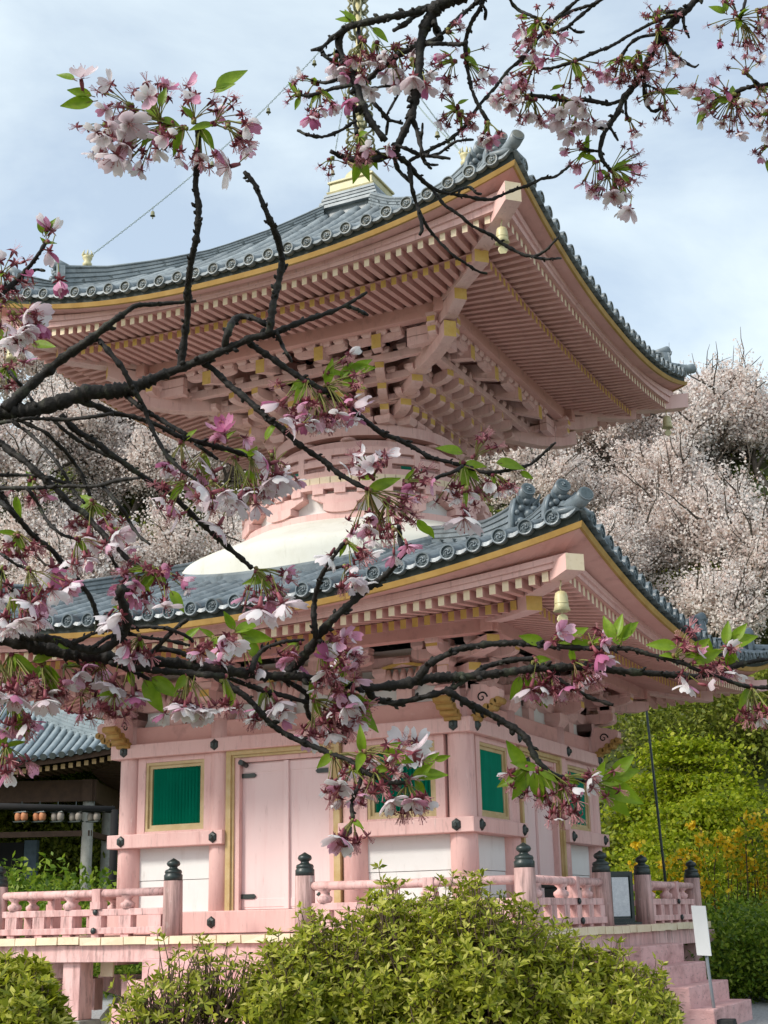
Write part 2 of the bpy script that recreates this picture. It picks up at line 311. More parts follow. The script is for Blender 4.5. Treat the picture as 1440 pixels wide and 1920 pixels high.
# doors
mb = MB()
for s in (-1, 1):
    a, b = s*.80, s*.875
    fbox(mb, min(a, b), max(a, b), 2.44, 2.72, 1.655, 3.76)
    a, b = s*.765, s*.80
    fbox(mb, min(a, b), max(a, b), 2.44, 2.69, 1.655, 3.70)
fbox(mb, -.80, .80, 2.44, 2.717, 3.70, 3.76); fbox(mb, -.765, .765, 2.44, 2.687, 3.665, 3.699)
door = part4('door', mb, [mat('gilt door frame', (.46, .32, .13), (.60, .46, .25), .55, 5, dirt=[((.4, .25, .09), .5, 5, (3, 3, .5), .55, .8)])])
mb = MB()
for s in (-1, 1): a, b = s*.69, s*.765; fbox(mb, min(a, b), max(a, b), 2.44, 2.665, 1.655, 3.664)
fbox(mb, -.69, .69, 2.44, 2.65, 3.60, 3.664)
part4('door_jamb', mb, M['pink'], parents=door)
for s in (-1, 1):
    mb = MB(); a, b = s*.012, s*.69; x0, x1 = min(a, b), max(a, b)
    fbox(mb, x0, x1, 2.46, 2.585, 1.66, 3.595)
    fbox(mb, x0+.02, x1-.02, 2.58, 2.592, 3.46, 3.58); fbox(mb, x0+.02, x1-.02, 2.58, 2.592, 1.69, 1.80)
    if s == 1: fbox(mb, -.02, .055, 2.585, 2.625, 1.66, 3.594)
    part4('door_leaf', mb, M['pinkpale'], parents=door, bev=.005)
    for z in (3.42, 1.83):
        mb = MB(); a, b = s*.685, s*.49; x0, x1 = min(a, b), max(a, b)
        mb.prism([(x0, z-.03), (x1, z-.03), (x1+(.03 if s < 0 else 0), z), (x1, z+.03), (x0, z+.03), (x0-(.03 if s > 0 else 0), z)], lambda a, b, t: F(a, t, b), 2.592, 2.61)
        part4('door_hinge', mb, M['black'], parents=door)
mb = MB(); mb.tube([F(-.62, 2.60, 3.56), F(-.62, 2.76, 3.59)], [.035, .04], 8); part4('door_latch', mb, M['black'], parents=door)
# hexagonal nail covers
def nail(u, z, d, r=.072):
    mb = MB(); hexp = [(r*math.cos(a), r*math.sin(a)*1.12) for a in [math.pi/6+i*math.pi/3 for i in range(6)]]
    vs = [F(u+a, d, z+b) for a, b in hexp]+[F(u+a*.8, d+.025, z+b*.8) for a, b in hexp]+[F(u+a*.42, d+.035, z+b*.42) for a, b in hexp]+[F(u+a*.3, d+.055, z+b*.3) for a, b in hexp]
    fs = []
    for l in range(3): fs += [(l*6+i, l*6+(i+1) % 6, l*6+6+(i+1) % 6, l*6+6+i) for i in range(6)]
    fs.append(tuple(18+i for i in range(6))); mb.add(vs, fs); part4('nail_cover', mb, M['black'])
for u in (-2.55, -1.03, 1.03, 2.55):
    nail(u, 3.857, 2.779); nail(u, 2.614, 2.789)
    if abs(u) < 2: nail(u, 1.51, 2.80); mbk = None
# ---- carved beam noses above the corner columns
prof = [(0, .0), (.10, .0), (.16, .05), (.22, .06), (.27, .12), (.33, .12), (.37, .18), (.43, .20), (.46, .27), (.46, .33), (.40, .37), (.33, .36), (.28, .40), (.12, .42), (0, .42)]
for s in (-1, 1):
    for k in range(4):
        mb = MB(); mb.prism(prof, lambda a, b, t: F(s*(2.68+a), t, 3.956+b*.98), 2.46, 2.64)
        me = mb.mesh('beam_nose', [M['pink'], M['ochre']]); o = link('beam_nose', me, pag, k*math.pi/2)
        mb = MB(); pts = prof[1:9]
        for i in range(len(pts)-1):
            (a0, b0), (a1, b1) = pts[i], pts[i+1]
            mb.tube([F(s*(2.685+a0), 2.44, 3.945+b0*.98), F(s*(2.685+a0), 2.66, 3.945+b0*.98)], .045, 10)
        link('ochre_scallop', mb.mesh('ochre_scallop', M['fascia']), o)
        mb = MB(); sp = [(s*(2.90+.075*(1-t)*math.cos(9*t)), 4.19+.075*(1-t)*math.sin(9*t)) for t in np.linspace(0, .9, 26)]
        sp = [(s*2.82, 4.05), (s*2.95, 4.1)]+sp if False else sp
        for dd in (2.645, 2.455): mb = MB(); mb.tube([F(a, dd, b) for a, b in sp], [.006+.006*(1-i/26) for i in range(26)], 5); link('carved_spiral', mb.mesh('carved_spiral', M['dark']), o)

# ---- bracket helpers
def block(mb, u, d, z, w=.075, h=.1, m=0, dw=None, turn=0):
    dw = dw or w
    mb.taper(u, -d, z, z+h*.45, w*.72, dw*.72, w, dw, m, turn); mb.taper(u, -d, z+h*.45, z+h, w, dw, w, dw, m, turn)
def arm_prof(L, h, r=.5):
    # bracket arm seen from the side: flat top, ends rounded up underneath
    q = [(-L, h)]; n = 5; k = min(L*.6, .16)
    for i in range(n+1):
        a = math.pi/2*i/n; q.append((-L+k*(1-math.cos(a)), h*.45*(1-math.sin(a)) if i else h*.45))
    for i in range(n, -1, -1):
        a = math.pi/2*i/n; q.append((L-k*(1-math.cos(a)), h*.45*(1-math.sin(a)) if i else h*.45))
    q.append((L, h)); return q
def lat_arm(mb, uc, d, z, L, h=.13, t=.06, m=0, mend=None):
    p = arm_prof(L, h); k = len(p)
    ms = [m]*k
    if mend is not None: ms[0] = mend; ms[k-2] = mend
    mb.prism(p, lambda a, b, tt: F(uc+a, tt, z+b), d-t, d+t, m, ms)
def out_arm(mb, u0, d0, u1, d1, z, h=.16, t=.065, m=0, mend=1):
    # arm pointing outward from (u0,d0) to (u1,d1) with a rounded underside and coloured end
    a = np.array([u0, -d0]); b = np.array([u1, -d1]); D = b-a; L = np.linalg.norm(D); D /= L; S = np.array([-D[1], D[0]])
    p = [(0, 0)]; n = 4; k = min(.2, L*.5)
    for i in range(n+1):
        q = math.pi/2*i/n; p.append((L-k*(1-math.sin(q)) , h*.42*(1-math.cos(q))))
    p += [(L, h), (0, h)]
    ms = [m]*len(p); ms[n+1] = mend
    mb.prism(p, lambda s_, zz, tt: (*(a+D*s_+S*tt), z+zz), -t, t, m, ms)

# ---- lower storey brackets
P2 = [M['pink'], M['ochre'], M['white'], M['cream'], M['soffitshade']]
mb = MB(); fbox(mb, -2.5, 2.5, 2.40, 2.50, 4.2, 4.95, 2); part4('plaster_band', mb, P2)
for u in (-2.55, -1.03, 1.03, 2.55):
    mb = MB(); block(mb, u, 2.55, 4.22, .2, .2); lat_arm(mb, u, 2.55, 4.42, .52, .15, .07)
    for q in (-.42, 0, .42): block(mb, u+q, 2.55, 4.57, .1, .12)
    sets = part4('bracket_set', mb, P2)
    mb = MB(); out_arm(mb, u, 2.5, u, 3.05, 4.42, .16, .075); block(mb, u, 2.93, 4.58, .1, .11); part4('bracket_arm', mb, P2, parents=sets)
    mb = MB(); lat_arm(mb, u, 2.93, 4.69, .46, .13, .06)
    for q in (-.37, 0, .37): block(mb, u+q, 2.93, 4.82, .085, .1)
    out_arm(mb, u, 2.5, u, 3.38, 4.70, .16, .08); part4('bracket_arm', mb, P2, parents=sets)
    mb = MB(); block(mb, u, 3.3, 4.78, .09, .1); part4('bracket_block', mb, P2, parents=sets)
for s in ((1, 1),):
    mb = MB()
    for (t1, z) in ((2.95, 4.42), (3.38, 4.66)): out_arm(mb, 2.45, 2.45, t1, t1, z, .17, .085)
    part4('corner_bracket_arm', mb, P2)
mb = MB(); fbox(mb, -2.95, 2.95, 2.49, 2.62, 4.69, 4.84); part4('wall_purlin', mb, P2, bev=.008)
mb = MB(); fbox(mb, -3.45, 3.45, 3.24, 3.40, 4.87, 5.06, 4); part4('eave_purlin', mb, P2, bev=.008)
for u in (-1.79, 0, 1.79):            # fluted struts between the brackets
    mb = MB(); mb.taper(u, -2.55, 4.2, 4.42, .11, .05, .11, .05)
    for i in range(5):
        a = (i-2)*.085
        mb.tube([F(u+a*.8, 2.57, 4.40), F(u+a*1.0, 2.60, 4.48), F(u+a*1.25, 2.62, 4.56), F(u+a*1.3, 2.60, 4.66)], [.045, .05, .052, .03], 8)
    mb.prism([(-.3, .5), (0, .56), (.3, .5), (.26, .47), (0, .52), (-.26, .47)], lambda a, b, t: F(u+a, t, 4.2+b), 2.55, 2.66, 1)
    part4('carved_strut', mb, P2)
    block_mb = MB(); block(block_mb, u, 2.55, 4.70, .12, .1); part4('bracket_block', block_mb, P2)

# ---- a roof: eaves, rafters, tiles, hips
ALL_RAFTERS = {'flying_rafter': [], 'base_rafter': []}
def make_roof(Q):
    E, ye = Q['E'], lambda s: Q['ye0']+Q['L']*abs(s)**Q['n']
    dk = Q['dk']; ktop = lambda s: Q['k0']+Q['kL']*abs(s)**Q['kn']
    def rz(tier, d, u):                 # underside of a rafter
        T = Q[tier]; g = min(1.15, max(0, (d-Q['dp'])/(dk-Q['dp'])))
        return T['z']+T['s']*(T['d']-d)+Q['rL']*(abs(u)/dk)**Q['kn']*g
    W = Q['rw']; H = Q['rh']
    # rafters
    for tier, nm, din in (('fly', 'flying_rafter', Q['base']['d']-.25), ('base', 'base_rafter', Q['din'])):
        T = Q[tier]; n = int(2*(T['d']-.08)/Q['rs']); 
        for k in range(4):
            c, s = math.cos(k*math.pi/2), math.sin(k*math.pi/2)
            for i in range(n):
                u = (i-(n-1)/2)*Q['rs']; d0 = max(din, abs(u)-.02); d1 = T['d']
                if d1-d0 < .06: continue
                ds = np.linspace(d0, d1, 4)
                vs = []
                for d in ds:
                    z = rz(tier, d, u)
                    for (a, b) in ((-W/2, 0), (W/2, 0), (W/2, H), (-W/2, H)):
                        x, y = u+a, -d; vs.append((x*c-y*s, x*s+y*c, z+b))
                fs = []
                for j in range(3): fs += [(j*4+q, j*4+(q+1) % 4, j*4+4+(q+1) % 4, j*4+4+q) for q in range(4)]
                fs.append((12, 13, 14, 15)); ms = [0]*12+[1]
                e = np.array(vs[12]); dist = np.linalg.norm(e-CAM)
                if k in (2, 3): dist += 100
                ALL_RAFTERS[nm].append((dist, vs, fs, ms))
    # sheathing boards above the rafters
    mb = MB()
    for tier, d0, d1 in (('base', Q['din'], Q['base']['d']+.02), ('fly', Q['base']['d']-.05, Q['fly']['d']+.05)):
        nd, nu = 5, 33; vs = []
        for a in range(nd):
            d = d0+(d1-d0)*a/(nd-1)
            for b in range(nu):
                s = -1+2*b/(nu-1); u = s*(d+.02); vs.append(F(u, d, rz(tier, d, u)+H-.004))
        fs = [(a*nu+b, a*nu+b+1, (a+1)*nu+b+1, (a+1)*nu+b) for a in range(nd-1) for b in range(nu-1)]
        mb.add(vs, fs, 0, True)
    part4('eave_boarding', mb, M['soffitshade'])
    def strip(name, sec, m, nu=49, bev=0):
        mb = MB(); k = len(sec); vs = []
        for b in range(nu):
            s = -1+2*b/(nu-1)
            for (d, zf) in sec: vs.append(F(s*d, d, zf(s)))
        fs = [(b*k+q, b*k+(q+1) % k, (b+1)*k+(q+1) % k, (b+1)*k+q) for b in range(nu-1) for q in range(k)]
        mb.add(vs, fs); return part4(name, mb, m)
    T = Q['base']; kz = lambda s: rz('base', T['d']-.04, s*T['d'])+H
    fz = lambda s: rz('fly', T['d']-.04, s*T['d'])
    strip('eave_batten', [(T['d']-.10, kz), (T['d']-.01, kz), (T['d']-.01, lambda s: max(fz(s), kz(s)+.02)), (T['d']-.10, lambda s: max(fz(s), kz(s)+.02))], M['soffitshade'])
    fb = lambda s: rz('fly', Q['fly']['d'], s*dk)+H
    strip('eave_beam', [(dk-.1, fb), (dk-.012, fb), (dk-.012, lambda s: fb(s)*.5+ktop(s)*.5), (dk+.02, lambda s: fb(s)*.5+ktop(s)*.5), (dk+.02, ktop), (dk-.1, ktop)], M['pink'])
    strip('eave_soffit', [(dk-.09, ktop), (E-.02, lambda s: ye(s)+.012), (E-.02, lambda s: ye(s)+.06), (dk-.09, lambda s: ktop(s)+.06)], M['soffitshade'])
    yh = Q['yh']
    strip('ochre_fascia', [(E-.03, lambda s: ye(s)-.008), (E, ye), (E+.02, lambda s: ye(s)+yh), (E-.06, lambda s: ye(s)+yh)], M['fascia'])
    strip('painted_shadow_gap', [(E-.10, lambda s: ye(s)+yh-.01), (E-.03, lambda s: ye(s)+yh+.002), (E-.02, lambda s: ye(s)+yh+Q['gap']), (E-.16, lambda s: ye(s)+yh+Q['gap']+.05)], M['tiledark'])  # dark strip that paints the shadow gap below the tile lips
    # roof surface
    EO = E+.025
    def zs(d, u):
        x = EO-d; return Q['zt']+Q['a']*x+Q['b']*x*x+Q['L']*(min(abs(u), E)/E)**Q['n']*max(0, d/EO)
    n = Q['nt']; sp = 2*E/n; r = Q['tr']; mb = MB(); fm = 2
    def top_d(u): return max(Q['dtop'](u), abs(u)-.03)
    for i in range(n+1):
        u = -E+i*sp+random.uniform(-.007, .007)
        if i in (0, n): continue
        d1 = top_d(u)
        if EO-d1 < .12: continue
        ds = [EO]; 
        while ds[-1]-.3 > d1+.1: ds.append(ds[-1]-.3)
        ds.append(d1); vs = []; nn = 6; rows = []
        for j in range(len(ds)-1):
            rows += [(ds[j], r*1.07), (ds[j+1]+.004, r*.95)]
        for (d, rr) in rows:
            z = zs(d, u)
            for q in range(nn+1):
                a = math.pi*q/nn; vs.append(F(u-rr*math.cos(a), d, z-.01+rr*math.sin(a)*1.0))
        k = nn+1
        fs = [(j*k+q, j*k+q+1, (j+1)*k+q+1, (j+1)*k+q) for j in range(len(rows)-1) for q in range(nn)]
        mb.add(vs, fs, 0, True)
        # end disc with raised rim and a three-comma swirl; it faces outward and slightly down
        z = zs(EO, u)+.004+random.uniform(-.006, .006); rd = r*1.20; tilt = .12
        DF = lambda a, b, o: F(u+a, EO+o+.0-b*tilt*0, z+b)
        nn2 = 18; ring = lambda rr, o: [DF(rr*math.cos(2*math.pi*q/nn2), rr*math.sin(2*math.pi*q/nn2), o) for q in range(nn2)]
        vs = ring(rd*.98, -.10)+ring(rd, .022)+ring(rd*.93, .03)+ring(rd*.80, .028)+ring(rd*.76, .006)+ring(.001, .012)
        fs = [(a*nn2+q, a*nn2+(q+1) % nn2, (a+1)*nn2+(q+1) % nn2, (a+1)*nn2+q) for a in range(5) for q in range(nn2)]
        mb.add(vs[:4*nn2], fs[:3*nn2], 0, False); mb.add(vs[3*nn2:], [tuple(x-3*nn2 for x in f) for f in fs[3*nn2:]], 1)
        for q in range(3):
            a0 = q*2.094+.4
            mb.tube([DF(rd*(.16+.40*t)*math.cos(a0+2.6*t), rd*(.16+.40*t)*math.sin(a0+2.6*t), .014) for t in (0, .25, .5, .75, 1)], [rd*.15, rd*.13, rd*.10, rd*.06, rd*.03], 5, 0)
    for i in range(n):                  # pans between the rows, with drooping front lips
        u0 = -E+i*sp+r*.82; u1 = -E+(i+1)*sp-r*.82; um = (u0+u1)/2
        d1 = min(top_d(u0), top_d(u1)) if True else 0
        if EO-d1 < .06: continue
        ds = [EO-.02]
        while ds[-1]-.3 > d1+.1: ds.append(ds[-1]-.3)
        ds.append(d1); rows = []
        for j in range(len(ds)-1): rows += [(ds[j], 0), (ds[j+1]+.004, -.018)]
        vs = []
        pts = ((u0-.02, .02), (u0*.72+u1*.28, -.028), (u0*.28+u1*.72, -.028), (u1+.02, .02))
        for (d, dz) in rows:
            for (uu, dd) in pts: vs.append(F(uu, d, zs(d, uu)+dd+dz))
        fs = [(j*4+q, j*4+q+1, (j+1)*4+q+1, (j+1)*4+q) for j in range(len(rows)-1) for q in range(3)]
        mb.add(vs, fs, 0, True)
        d = EO-.02; ln = 7; up = []; lo = []
        for q in range(ln):
            t = q/(ln-1); uu = u0-.02+(u1-u0+.04)*t; sag = math.sin(math.pi*t)
            zz = zs(EO, uu); up.append((uu, zz+.015-.03*sag)); lo.append((uu, zz-.015-.05*sag))
        for q in range(ln-1):
            (a, b), (c, e) = up[q], up[q+1]; (a2, b2), (c2, e2) = lo[q], lo[q+1]
            mb.hexa([F(a2, d+.035, b2), F(c2, d+.035, e2), F(c2, d-.03, e2), F(a2, d-.03, b2), F(a, d+.02, b), F(c, d+.02, e), F(c, d-.03, e), F(a, d-.03, b)], 0)
    part4('roof_slope', mb, [Q['mt'], Q['mf']])
    # hip beams (under the eaves) and hip ridges (over the tiles), one per corner
    q2 = math.sqrt(.5)
    def diag(t, side, z): return (t+side*q2, -t+side*q2, z)         # corner between front and right face
    for tier, t0, t1, hw, hh in (('base', Q['din']-.1, Q['hb'], .10, .18), ('fly', Q['base']['d']-.7, Q['hf'], .11, Q['hh'])):
        mb = MB(); ts = np.linspace(t0, t1, 7); vs = []
        for t in ts:
            z = rz(tier, t, t)-.012-(.045 if tier == 'base' else 0)
            for (a, b) in ((-hw, 0), (hw, 0), (hw, hh), (-hw, hh)): vs.append(diag(t, a, z+b))
        fs = []
        for j in range(6): fs += [(j*4+q, j*4+(q+1) % 4, j*4+4+(q+1) % 4, j*4+4+q) for q in range(4)]
        mb.add(vs, fs, 0); mb.add(vs[-4:], [(0, 1, 2, 3)], 1)
        part4('hip_beam' if tier == 'fly' else 'lower_hip_beam', mb, [M['pink'], M['cream'] if tier == 'fly' else M['ochre']])
    for (t0, t1, prf, hh) in Q['ridges']:
        mb = MB(); ts = np.linspace(t0, t1, 14); tops = np.interp(ts, [p[0] for p in prf], [p[1] for p in prf])
        def slab(hw, f0, f1, rounded=False):
            vs = []
            for t, zt in zip(ts, tops):
                zb = min(zs(t, t)-.12, zt-.12); z0 = zb+(zt-zb)*f0; z1 = zb+(zt-zb)*f1
                if rounded:
                    for q in range(7): a = math.pi*q/6; vs.append(diag(t, -hw*math.cos(a), z0+(z1-z0)*math.sin(a)))
                else:
                    for (a, b) in ((-hw, z0), (hw, z0), (hw, z1), (-hw, z1)): vs.append(diag(t, a, b))
            k = 7 if rounded else 4
            fs = [(j*k+q, j*k+(q+1) % k, (j+1)*k+(q+1) % k, (j+1)*k+q) for j in range(len(ts)-1) for q in range(k)]
            fs += [tuple(range(k)), tuple((len(ts)-1)*k+q for q in reversed(range(k)))]
            mb.add(vs, fs, 0, rounded)
        lay = 5
        for i in range(lay):
            a = i/lay*.86; b = (i+1)/lay*.86; slab(.135-.008*i, a, a+(b-a)*.62); slab(.112-.008*i, a+(b-a)*.62, b)
        slab(.10, .85, 1.0, True)
        rid = part4('hip_ridge', mb, Q['mt'])
        # ornament closing the ridge: plate, carved beast face, upturned round tile
        mb = MB(); zt = tops[-1]; zb = zs(t1+.05, t1+.05)-.03; h = max(.28, zt-zb-.02); h = min(h, .5)
        TT = lambda a, b, o: diag(t1+.02+o*q2, a, zb+b)
        pl = [(-.20, 0), (.20, 0), (.19, h*.55), (.15, h*.9), (.06, h), (-.06, h), (-.15, h*.9), (-.19, h*.55)]
        mb.prism(pl, lambda a, b, o: TT(a, b, o), -.02, .10)
        mb.tube([TT(-.19, .02, .09), TT(-.18, h*.55, .09), TT(-.14, h*.88, .09)], .025, 6); mb.tube([TT(.19, .02, .09), TT(.18, h*.55, .09), TT(.14, h*.88, .09)], .025, 6)
        for (a, b, o, rr) in ((-.075, h*.62, .12, .045), (.075, h*.62, .12, .045), (0, h*.45, .15, .06), (-.10, h*.25, .13, .05), (.10, h*.25, .13, .05), (0, h*.22, .14, .05), (0, h*.82, .11, .05), (-.13, h*.5, .11, .035), (.13, h*.5, .11, .035)):
            mb.ball(TT(a, b, o), rr, 0, 8)
        for s in (-1, 1):
            mb.tube([TT(s*.07, h*.72, .12), TT(s*.13, h*.86, .15), TT(s*.15, h*1.02, .17)], [.03, .022, .006], 6)
            mb.tube([TT(s*(.12+.045*math.cos(t)), h*.14+.045*math.sin(t), .13) for t in np.linspace(0, 5, 8)], .014, 5)
        part4('beast_tile', mb, Q['mt'], parents=rid)
        mb = MB(); a0 = TT(0, h*.9, -.08); a1 = TT(0, h*.9+.10, .17)
        mb.tube([a0, a1], [.078, .09], 16, 0); A0, A1 = np.array(a0), np.array(a1); D = (A1-A0)/np.linalg.norm(A1-A0)
        mb.tube([A1-D*.001, A1+D*.012], [.09, .087], 16, 0); mb.tube([A1+D*.012, A1+D*.014], [.072, .068], 16, 1)
        e1 = np.cross(D, (0, 0, 1)); e1 /= np.linalg.norm(e1); e2 = np.cross(D, e1)
        for q in range(2): mb.tube([A1+D*.018+.07*(.15+.4*t)*(math.cos(q*math.pi+2.6*t)*e1+math.sin(q*math.pi+2.6*t)*e2) for t in (0, .3, .6, 1)], [.013, .011, .008, .003], 5, 0)
        part4('ridge_end_tile', mb, [Q['mt'], Q['mf']], parents=rid)
    # corner tile at the very tip of the eave
    mb = MB(); t = E+.02; zc = zs(t, t)
    mb.tube([diag(t-.5, 0, zs(t-.5, t-.5)+.05), diag(t-.2, 0, zs(t-.2, t-.2)+.06), diag(t+.0, 0, zc+.075), diag(t+.09, 0, zc+.11)], [.08, .083, .086, .09], 14, 0)
    A1 = np.array(diag(t+.09, 0, zc+.11)); D = np.array([q2, -q2, .35]); D /= np.linalg.norm(D)
    mb.tube([A1, A1+D*.012], [.09, .085], 14, 0); mb.tube([A1+D*.01, A1+D*.016], [.078, .07], 14, 1)
    for s in (-1, 1):
        mb.tube([diag(t-.02, 0, zc+.0), diag(t-.1, s*.1, zc-.01), diag(t-.16, s*.24, zc-.02)], [.03, .05, .035], 6)
    part4('corner_tile', mb, [Q['mt'], Q['mf']])
    return zs, rz

LOW = dict(E=5.14, ye0=4.97, L=.55, n=2.2, dk=4.86, k0=5.02, kL=.31, kn=2.0, rL=.31, dp=3.3, fly=dict(z=4.785, d=4.80, s=.22), base=dict(z=4.81, d=4.15, s=.28),
           din=2.5, rs=.158, rw=.076, rh=.115, yh=.066, gap=.12, zt=5.185, a=.385, b=.005, nt=33, tr=.078, hb=4.24, hf=5.0, hh=.185,
           dtop=lambda u: math.sqrt(max(0, 2.95**2-u*u)) if abs(u) < 2.95 else 0,
           ridges=[(1.9, 4.10, [(1.86, 6.79), (2.69, 6.5), (3.44, 6.28), (3.9, 6.25), (4.10, 6.29)], .3), (3.9, 4.74, [(3.9, 5.98), (4.4, 5.97), (4.74, 6.05)], .2)],
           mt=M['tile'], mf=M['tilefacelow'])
UPP = dict(E=4.30, ye0=9.94, L=.63, n=2.3, dk=4.07, k0=9.97, kL=.44, kn=2.2, rL=.31, dp=2.5, fly=dict(z=9.765, d=4.0, s=.10), base=dict(z=9.685, d=3.5, s=.12),
           din=1.2, rs=.158, rw=.076, rh=.11, yh=.066, gap=.13, zt=10.165, a=.55, b=.04, nt=29, tr=.076, hb=3.5, hf=4.25, hh=.26,
           dtop=lambda u: .5,
           ridges=[(.5, 3.46, [(.46, 13.12), (.79, 12.81), (1.18, 12.47), (1.81, 12.0), (2.42, 11.69), (3.0, 11.46), (3.46, 11.38)], .3), (3.3, 3.92, [(3.3, 11.12), (3.6, 11.08), (3.92, 11.14)], .2)],
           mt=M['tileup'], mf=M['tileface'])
zsL, rzL = make_roof(LOW); zsU, rzU = make_roof(UPP)
for nm, lst in ALL_RAFTERS.items():
    lst.sort(key=lambda q: q[0]); ends = M['cream'] if nm == 'flying_rafter' else M['ochre']
    for (_, vs, fs, ms) in lst[:100]:
        me = bpy.data.meshes.new(nm); me.from_pydata(vs, [], fs); me.materials.append(M['soffitshade']); me.materials.append(ends); me.polygons.foreach_set('material_index', ms)
        link(nm, me, pag)
    mb = MB()
    for (_, vs, fs, ms) in lst[100:]:
        o = len(mb.v); mb.v += vs; mb.f += [tuple(i+o for i in f) for f in fs]; mb.m += ms; mb.sm += [False]*len(fs)
    o = link(nm+'_rows', mb.mesh(nm+'_rows', [M['soffitshade'], ends]), pag); o['kind'] = 'stuff'

# ---- white dome and round neck
mb = MB(); mb.lathe([(3.0, 5.7), (3.0, 6.40), (2.99, 6.53), (2.93, 6.61), (2.80, 6.68), (2.6, 6.77), (2.3, 6.92), (1.95, 7.11), (1.2, 7.2)], 96); link('dome', mb.mesh('dome', M['dome']), pag)
mb = MB(); na = 120; vs = []                        # grey tile course where the dome meets the tiles
for q in range(na):
    a = 2*math.pi*q/na; c, s = math.cos(a), math.sin(a); d, u = (abs(s), c) if abs(s) > abs(c) else (abs(c), s)
    z = zsL(3.02*d, 3.02*u)
    for (rr, dz) in ((2.99, -.1), (3.10, -.1), (3.10, .09), (3.04, .14), (2.99, .14)): vs.append((rr*c, rr*s, z+dz))
fs = [(q*5+i, q*5+(i+1) % 5, ((q+1) % na)*5+(i+1) % 5, ((q+1) % na)*5+i) for q in range(na) for i in range(5)]
mb.add(vs, fs); link('dome_tile_course', mb.mesh('dome_tile_course', M['tile']), pag)
def rring(r0, r1, z0, z1, name, m, n=96):
    mb = MB(); mb.lathe([(r0, z0), (r1, z0), (r1, z1), (r0, z1)], n, smooth=False); return link(name, mb.mesh(name, m), pag)
rring(1.5, 1.97, 7.08, 7.195, 'dome_collar', M['pink']); rring(1.5, 1.80, 7.2, 7.65, 'neck_wall', M['white'])
def arcbox(mb, a0, a1, r0, r1, prof_lo, z1, m=0, n=10):
    # curved block following the ring; prof_lo(t) gives its underside for t in 0..1
    vs = []
    for q in range(n+1):
        t = q/n; a = a0+(a1-a0)*t; c, s = math.cos(a), math.sin(a); z0 = prof_lo(t)
        vs += [(r0*c, r0*s, z0), (r1*c, r1*s, z0), (r1*c, r1*s, z1), (r0*c, r0*s, z1)]
    fs = [(q*4+i, q*4+(i+1) % 4, q*4+4+(i+1) % 4, q*4+4+i) for q in range(n) for i in range(4)]+[(3, 2, 1, 0), (n*4, n*4+1, n*4+2, n*4+3)]
    mb.add(vs, fs, m)
for i in range(12):
    a = math.pi/12+i*math.pi/6; mb = MB()
    arcbox(mb, a-.125, a+.125, 1.78, 2.0, lambda t: 7.19+.05*abs(2*t-1)**3, 7.335)
    arcbox(mb, a-.225, a+.225, 1.78, 1.96, lambda t: 7.335+.10*max(0, abs(2*t-1)-.5)*2, 7.485)
    for q in (-.17, 0, .17): arcbox(mb, a+q-.042, a+q+.042, 1.78, 1.99, lambda t: 7.486, 7.57, n=2)
    link('waist_bracket', mb.mesh('waist_bracket', M['pink']), pag)
rring(1.5, 1.95, 7.57, 7.655, 'balcony_ring_beam', M['pink'])
mb = MB(); n = 72
for i in range(n):
    a0 = 2*math.pi*i/n; a1 = 2*math.pi*(i+1)/n-.006; arcbox(mb, a0, a1, 1.2, 1.87+.008*random.random(), lambda t: 7.66, 7.78, 0, 2)
link('balcony_planks', mb.mesh('balcony_planks', M['cream']), pag)
for (rr, z, tr, nm) in ((1.70, 7.86, .05, 'balcony_rail'), (1.70, 8.04, .045, 'balcony_rail'), (1.70, 8.2, .05, 'balcony_hand_rail')):
    mb = MB(); mb.lathe([(rr-tr, z-tr), (rr+tr, z-tr), (rr+tr, z+tr), (rr-tr, z+tr), (rr-tr, z-tr)], 96, smooth=False); link(nm, mb.mesh(nm, M['pink']), pag)
for i in range(24):
    a = math.pi/24+2*math.pi*i/24; mb = MB(); mb.taper(1.7*math.cos(a), 1.7*math.sin(a), 7.78, 8.2, .05, .05, .05, .05, 0, a); link('balcony_baluster', mb.mesh('balcony_baluster', M['pink']), pag)
rring(.9, 1.30, 7.7, 8.5, 'upper_wall', M['pink'])
for i in range(4):
    a = i*math.pi/2+math.pi/4*0; 
    for q in (-.55, .55):
        mb = MB(); arcbox(mb, a+q-.14, a+q+.14, 1.28, 1.325, lambda t: 7.85, 8.2, 0, 4); link('upper_window', mb.mesh('upper_window', M['green']), pag)
rring(.9, 1.40, 8.36, 8.47, 'neck_band', M['pink'])
for i in range(12):
    a = math.pi/12+i*math.pi/6; mb = MB(); mb.lathe([(.001, 8.47), (.1, 8.47), (.13, 8.5), (.1, 8.53), (.001, 8.53)], 12, (1.34*math.cos(a), 1.34*math.sin(a))); link('column_head', mb.mesh('column_head', M['pink']), pag)
rring(.9, 1.47, 8.53, 8.70, 'top_plate_ring', M['pink'])
rring(.5, 1.12, 8.6, 10.0, 'bracket_core', M['soffitshade'])

